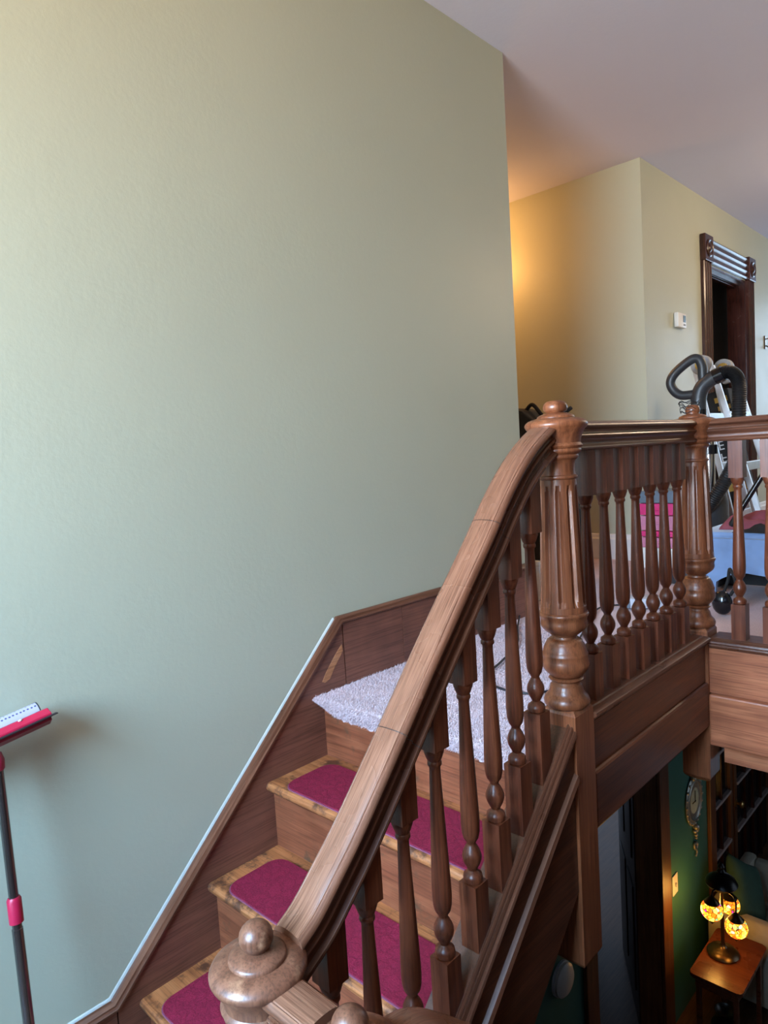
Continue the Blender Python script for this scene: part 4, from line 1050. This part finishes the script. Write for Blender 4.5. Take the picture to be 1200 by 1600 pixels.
# tall black padded bag in the corridor mouth
tb_ = thing('upright_bag', 'tall black padded bag with a strap standing in the corridor behind the head newel', 'bag', (-0.40, 2.2, 0))
prof = [(-0.20, 0.0), (0.185, 0.0), (0.195, 0.06), (0.205, 0.35), (0.195, 0.60), (0.14, 0.82), (0.02, 0.95), (-0.06, 1.02), (-0.13, 1.045), (-0.20, 1.0), (-0.22, 0.6), (-0.22, 0.1)]
obj('bag_body', prism(NB(), prof, 'Y', -0.11, 0.11, 0.02), 'black_cloth', tb_, 40)
obj('strap', tube(NB(), bez([(0.0, -0.115, 0.5), (0.03, -0.13, 0.8), (0.10, -0.08, 0.95), (0.15, 0.0, 0.985), (0.205, 0.0, 1.015)], 6), 0.012, 8), 'black_cloth', tb_, True)
obj('handle', tube(NB(), bez([(-0.09, -0.02, 1.02), (-0.04, -0.02, 1.055), (0.02, -0.02, 0.99)], 6), 0.012, 8), 'black_cloth', tb_, True)
# white box on the carpet just past the wall end
wb = thing('white_box', 'small white box standing on the carpet past the end of the wall', 'box', (-0.115, 1.62, 0))
obj('box_body', B(-0.03, 0.03, -0.02, 0.02, 0.001, 0.185, bev=0.003), 'white_plastic', wb)
obj('lid', B(-0.032, 0.032, -0.022, 0.022, 0.1855, 0.207, bev=0.003), 'white_plastic', wb)

# cable snaking over the carpet and the white power block
cbp = [(-0.02, 1.30), (0.12, 1.06), (0.27, 0.82), (0.345, 0.60), (0.375, 0.49), (0.41, 0.40), (0.49, 0.352), (0.58, 0.345), (0.64, 0.39), (0.66, 0.50), (0.58, 0.72), (0.44, 1.02), (0.34, 1.32), (0.27, 1.50), (0.27, 1.60), (0.33, 1.67)]
tag(obj('cable', tube(NB(), bez([(x - 0.3, y - 0.8, 0.0125) for x, y in cbp], 8), 0.0042, 8), 'cable_black', None, True, (0.3, 0.8, 0)), 'thin dark cable looping over the landing carpet', 'cable')
pw = thing('power_block', 'pale blue grey power block on the carpet behind the gallery balusters', 'power strip', (0.42, 1.70, 0.006), 0.5)
obj('housing', B(-0.11, 0.09, -0.05, 0.05, 0, 0.05, bev=0.012), 'pale_cloth', pw, 40)
obj('socket_plate', B(-0.105, -0.07, -0.055, -0.051, 0.005, 0.04, bev=0.001), 'slate_plastic', pw)
obj('switch', B(0.03, 0.06, -0.02, 0.02, 0.0501, 0.056, bev=0.002), 'black_gloss', pw)
# black pouch with strap near the far newel
pc = thing('black_pouch', 'small glossy black pouch with a looped strap on the carpet by the far newel', 'pouch', (0.765, 1.72, 0.002))
obj('pouch_body', ball(NB(), (0, 0, 0.055), 0.055, 18, (0.8, 0.55, 1.0)), 'black_gloss', pc, True)
obj('strap', tube(NB(), bez([(0.035, 0, 0.09), (0.052, 0.02, 0.14), (0.02, 0.05, 0.20), (0.008, 0.06, 0.15), (0.0, 0.03, 0.10)], 8), 0.007, 8), 'black_cloth', pc, True)
# tangle of dark wire round the knob of the far newel
wt = tag(obj('wire_coil', tube(NB(), [(0.030 * math.cos(a) * (1 + 0.15 * math.sin(2.7 * a)) - 0.012, 0.030 * math.sin(a), 0.019 * math.sin(a * 0.73) + 0.004 * math.sin(5 * a)) for a in [i * 0.35 for i in range(120)]], 0.0010, 5), 'black_rubber', None, True, (W, 0.9917, 0.905)), 'tangled thin dark wire around the knob of the far newel', 'wire')

# hall ceiling lamp, beyond the right edge of the photograph
hl_ = thing('ceiling_lamp', 'round warm ceiling lamp in the upper hall', 'lamp', (1.55, 4.1, H))
obj('ceiling_rose', lathe(NB(), [(0, -0.001), (0.08, -0.001), (0.08, -0.02), (0.02, -0.035), (0, -0.036)], 24), 'brass', hl_, 40)
obj('globe', ball(NB(), (0, 0, -0.13), 0.095, 24), 'bulb_glow', hl_, True)
pl = bpy.data.lights.new('ceiling_lamp_light', 'POINT'); pl.energy = 46; pl.color = (1.0, 0.74, 0.50); pl.shadow_soft_size = 0.12
po = bpy.data.objects.new('ceiling_lamp_light', pl); COL.objects.link(po); po.location = (1.55, 4.1, H - 0.36)

# landing ceiling lamp, behind the camera
hl_ = thing('ceiling_lamp', 'round warm ceiling lamp above the half landing', 'lamp', (0.75, -2.1, H))
obj('ceiling_rose', lathe(NB(), [(0, -0.001), (0.08, -0.001), (0.08, -0.02), (0.02, -0.035), (0, -0.036)], 24), 'brass', hl_, 40)
obj('globe', ball(NB(), (0, 0, -0.13), 0.095, 24), 'bulb_glow', hl_, True)
pl = bpy.data.lights.new('landing_lamp_light', 'POINT'); pl.energy = 15; pl.color = (1.0, 0.70, 0.40); pl.shadow_soft_size = 0.12
po = bpy.data.objects.new('landing_lamp_light', pl); COL.objects.link(po); po.location = (0.75, -2.1, H - 0.36)

# corridor wall lamp
sc = thing('wall_lamp', 'small wall lamp glowing in the corridor', 'lamp', (-1.36, YC, 2.16))
obj('back_plate', lathe(NB(), [(0, 0), (0.05, 0.001), (0.05, 0.012), (0.03, 0.02), (0, 0.022)], 20, Matrix.Rotation(PI / 2, 4, 'X') @ Matrix.Translation((0, 0, 0.001))), 'brass', sc, 40)
obj('arm', tube(NB(), bez([(0, -0.02, 0), (0, -0.14, -0.03), (0, -0.26, 0.01)], 6), 0.008, 8), 'brass', sc, True)
obj('bulb', ball(NB(), (0, -0.26, 0.055), 0.035, 16, (1, 1, 1.2)), 'bulb_glow', sc, True)
pl = bpy.data.lights.new('wall_lamp_light', 'POINT'); pl.energy = 27; pl.color = (1.0, 0.47, 0.14); pl.shadow_soft_size = 0.06
po = bpy.data.objects.new('wall_lamp_light', pl); COL.objects.link(po); po.location = (-1.36, YC - 0.38, 2.20)

# ================================================================== LOWER HALL THINGS
sd = thing('smoke_detector', 'round pale smoke detector on the green wall below the stairs', 'detector', (GX, 1.437, -1.918))
Ms = Matrix.Rotation(PI / 2, 4, 'Y')
obj('base', lathe(NB(), [(0, 0.001), (0.088, 0.001), (0.088, 0.014), (0, 0.0145)], 28, Ms), 'grey_box', sd, 40)
obj('cover', lathe(NB(), [(0, 0.015), (0.082, 0.015), (0.084, 0.03), (0.07, 0.042), (0, 0.045)], 28, Ms), 'white_plastic', sd, 40)
sw = thing('light_switch', 'pale light switch plate on the green wall above the mosaic lamp', 'switch', (GX, 2.935, -2.175))
obj('plate', B(0.001, 0.008, -0.042, 0.042, -0.068, 0.068, bev=0.002), 'white_plastic', sw)
obj('toggle', B(0.0081, 0.02, -0.006, 0.006, -0.014, 0.012, bev=0.002), 'grey_box', sw)
ck = thing('wall_clock', 'oval silver relief wall clock hanging on the green wall below the far newel', 'clock', (GX, 3.30, -1.74))
Mo = Matrix.Rotation(PI / 2, 4, 'Y')
def oval(prof, seg=36, sy=0.86): return lathe(NB(), prof, seg, Matrix.Diagonal((1, sy, 1, 1)) @ Mo)
obj('frame', oval([(0.13, 0.002), (0.17, 0.003), (0.178, 0.010), (0.165, 0.018), (0.15, 0.016), (0.138, 0.022), (0.128, 0.014)]), 'silver_relief', ck, 40)
obj('face', oval([(0, 0.003), (0.129, 0.003), (0.129, 0.012), (0.09, 0.014), (0.03, 0.015), (0, 0.018)]), 'clock_face', ck, 40)
for i in range(20):
    a = 2 * PI * i / 20
    obj('boss', ball(NB(), (0.012, 0.164 * 0.86 * math.sin(a), 0.164 * math.cos(a)), 0.012, 10), 'silver_relief', ck, True)
bm = NB()
for i, (y, z, r_) in enumerate([(0, 0.19, 0.03), (-0.03, 0.175, 0.02), (0.03, 0.175, 0.02), (0, 0.225, 0.016)]): ball(bm, (0.022, y, z), r_, 12)
obj('crest', bm, 'silver_relief', ck, True)
bm = NB()
for i, (y, z, r_) in enumerate([(0, -0.19, 0.026), (-0.02, -0.215, 0.016), (0.02, -0.22, 0.016), (0, -0.25, 0.014), (0.005, -0.275, 0.010)]): ball(bm, (0.018, y, z), r_, 12)
obj('lower_crest', bm, 'silver_relief', ck, True)
hd_ = obj('hand', B(0.0185, 0.020, -0.004, 0.004, -0.01, 0.075), 'black_gloss', ck)
obj('hand', B(0.0202, 0.0215, -0.055, 0.008, -0.003, 0.003), 'black_gloss', ck)
pdm = thing('wall_ornament', 'small silver scroll ornament on the green wall under the clock', 'ornament', (GX, 3.30, -2.09))
obj('scroll', tube(NB(), bez([(0.012, 0.0, 0.045), (0.014, 0.03, 0.02), (0.014, 0.01, -0.005), (0.014, -0.025, 0.01), (0.014, -0.02, 0.04), (0.014, 0.01, 0.035)], 6), 0.008, 8), 'silver_relief', pdm, True)
obj('leaf', tube(NB(), bez([(0.012, 0.005, -0.005), (0.014, 0.02, -0.035), (0.014, 0.0, -0.06)], 6), 0.007, 8), 'silver_relief', pdm, True)

# table with mosaic lamp
TZ = -2.55
tbl = thing('side_table', 'small square red brown side table under the mosaic lamp', 'table', (0.365, 2.94, ZF))
hx, hy, TH = 0.155, 0.27, TZ - ZF
obj('table_top', prism(NB(), mat_outline(-hx, hx, -hy, hy, 0.03), 'Z', TH - 0.025, TH, 0.004), 'table_wood', tbl)
obj('apron', B(-hx + 0.03, hx - 0.03, -hy + 0.03, hy - 0.03, TH - 0.09, TH - 0.0255), 'table_wood', tbl)
for sx in (-1, 1):
    for sy in (-1, 1): obj('leg', B(sx * (hx - 0.045) - 0.014, sx * (hx - 0.045) + 0.014, sy * (hy - 0.045) - 0.014, sy * (hy - 0.045) + 0.014, 0, TH - 0.0905, bev=0.003), 'table_wood', tbl)
lm = thing('mosaic_lamp', 'lit mosaic globe table lamp with bronze crown and base', 'lamp', (0.322, 2.965, TZ))
obj('base', lathe(NB(), [(0, 0), (0.095, 0.001), (0.098, 0.012), (0.085, 0.028), (0.06, 0.038), (0.03, 0.05), (0.018, 0.062), (0.014, 0.075), (0, 0.076)], 28), 'bronze', lm, 50)
obj('stem', lathe(NB(), [(0.011, 0.07), (0.010, 0.44), (0.016, 0.45), (0.012, 0.46)], 14), 'bronze', lm, 40)
obj('crown', lathe(NB(), [(0.012, 0.455), (0.09, 0.47), (0.098, 0.485), (0.085, 0.51), (0.045, 0.54), (0.02, 0.55), (0.026, 0.565), (0.016, 0.58), (0.022, 0.595), (0.01, 0.615), (0, 0.625)], 28), 'dark_bronze', lm, 40)
LO = Vector(lm.location)
for (gx, gy, gz, gr) in ((-0.015, -0.140, 0.370, 0.066), (0.120, -0.115, 0.300, 0.066), (0.02, 0.085, 0.30, 0.062)):
    a_ = Vector((gx, gy, 0)); tip = Vector((gx, gy, gz + gr + 0.03))
    arm_ = obj('arm', tube(NB(), bez([Vector((0, 0, 0.47)) + a_ * 0.4, Vector((gx * 0.85, gy * 0.85, 0.485)), Vector((gx, gy, 0.46)), tip], 6), 0.006, 8), 'dark_bronze', lm, True)
    obj('globe_cap', lathe(NB(), [(0.045, gr * 0.72), (0.047, gr * 0.78), (0.03, gr * 1.05), (0.01, gr * 1.4), (0, gr * 1.45)], 20, Matrix.Translation((gx, gy, gz))), 'bronze', arm_, 40)
    obj('globe', ball(NB(), (gx, gy, gz), gr, 24), 'mosaic_glass', lm, True)
    obj('finial', lathe(NB(), [(0, -gr - 0.03), (0.008, -gr - 0.02), (0.02, -gr - 0.006), (0.024, -gr + 0.012)], 12, Matrix.Translation((gx, gy, gz))), 'bronze', arm_, 40)
    pl = bpy.data.lights.new('mosaic_light', 'POINT'); pl.energy = 2.2; pl.color = (1.0, 0.5, 0.1); pl.shadow_soft_size = 0.05
    po = bpy.data.objects.new('mosaic_light', pl); COL.objects.link(po); po.location = LO + Vector((gx + (0.09 if gx > 0.1 else -0.09), gy - 0.03, gz - 0.02))
# pot below the table
tag(obj('metal_pot', lathe(NB(), [(0, 0), (0.05, 0.002), (0.085, 0.05), (0.098, 0.13), (0.088, 0.20), (0.062, 0.25), (0.056, 0.28), (0.068, 0.30), (0.064, 0.30), (0.05, 0.28), (0.0, 0.26)], 32), 'dark_bronze', None, 50, (0.365, 2.86, ZF)), 'dark round metal pot on the floor under the side table', 'pot')
# armchair
ac = thing('armchair', 'cream upholstered armchair behind the mosaic lamp', 'armchair', (0.60, 3.75, ZF))
obj('seat_base', B(-0.40, 0.36, -0.30, 0.30, 0.08, 0.38, bev=0.02), 'cream_cloth', ac, 40)
obj('seat_cushion', B(-0.26, 0.38, -0.255, 0.255, 0.381, 0.50, bev=0.04), 'cream_cloth', ac, 40)
def armp(y0): return [(y0 - 0.075, 0.08), (y0 - 0.075, 0.54), (y0 - 0.07, 0.60), (y0 - 0.03, 0.645), (y0 + 0.03, 0.645), (y0 + 0.07, 0.60), (y0 + 0.075, 0.54), (y0 + 0.075, 0.08)]
for y0 in (-0.376, 0.376): obj('armrest', prism(NB(), armp(y0), 'X', -0.40, 0.40, 0.012), 'cream_cloth', ac, 50)
obj('backrest', B(-0.50, -0.401, -0.44, 0.44, 0.08, 0.66, bev=0.035), 'cream_cloth', ac, 40)
for sx in (-0.38, 0.32):
    for sy in (-0.36, 0.36): obj('foot', B(sx - 0.02, sx + 0.02, sy - 0.02, sy + 0.02, 0, 0.079), 'dark_wood', ac)
def pillow(name, mat, label, loc, M, s=0.22, th_=0.07):
    bm = NB(); n = 14; g = []
    for sgn in (1, -1):
        rows = []
        for j in range(n + 1):
            row = []
            for i in range(n + 1):
                u, v_ = i / n * 2 - 1, j / n * 2 - 1
                k = max(0, (1 - u ** 4) * (1 - v_ ** 4)) ** 0.6
                pin = 1 - 0.10 * (1 - abs(u)) * abs(v_) ** 2 ; pin2 = 1 - 0.10 * (1 - abs(v_)) * abs(u) ** 2
                row.append(bm.verts.new((u * s * pin2, v_ * s * pin, sgn * th_ * k)))
            rows.append(row)
        for j in range(n):
            for i in range(n): bm.faces.new((rows[j][i], rows[j][i + 1], rows[j + 1][i + 1], rows[j + 1][i]))
    bmesh.ops.remove_doubles(bm, verts=bm.verts, dist=1e-4)
    o_ = obj(name, bm, mat, None, True); o_.matrix_world = Matrix.Translation(loc) @ M
    return tag(o_, label, 'pillow')
pillow('throw_pillow', 'green_cloth', 'dark green square pillow standing on its corner in the armchair', (0.285, 3.575, ZF + 0.71), Matrix.Rotation(1.15, 4, 'Y') @ Matrix.Rotation(PI / 4 + 0.1, 4, 'Z'), 0.20, 0.065)
pillow('throw_pillow', 'pale_cloth', 'pale patterned pillow on the armchair seat at the right edge', (0.66, 3.78, ZF + 0.62), Matrix.Rotation(1.0, 4, 'Y') @ Matrix.Rotation(0.15, 4, 'Z'), 0.16, 0.05)
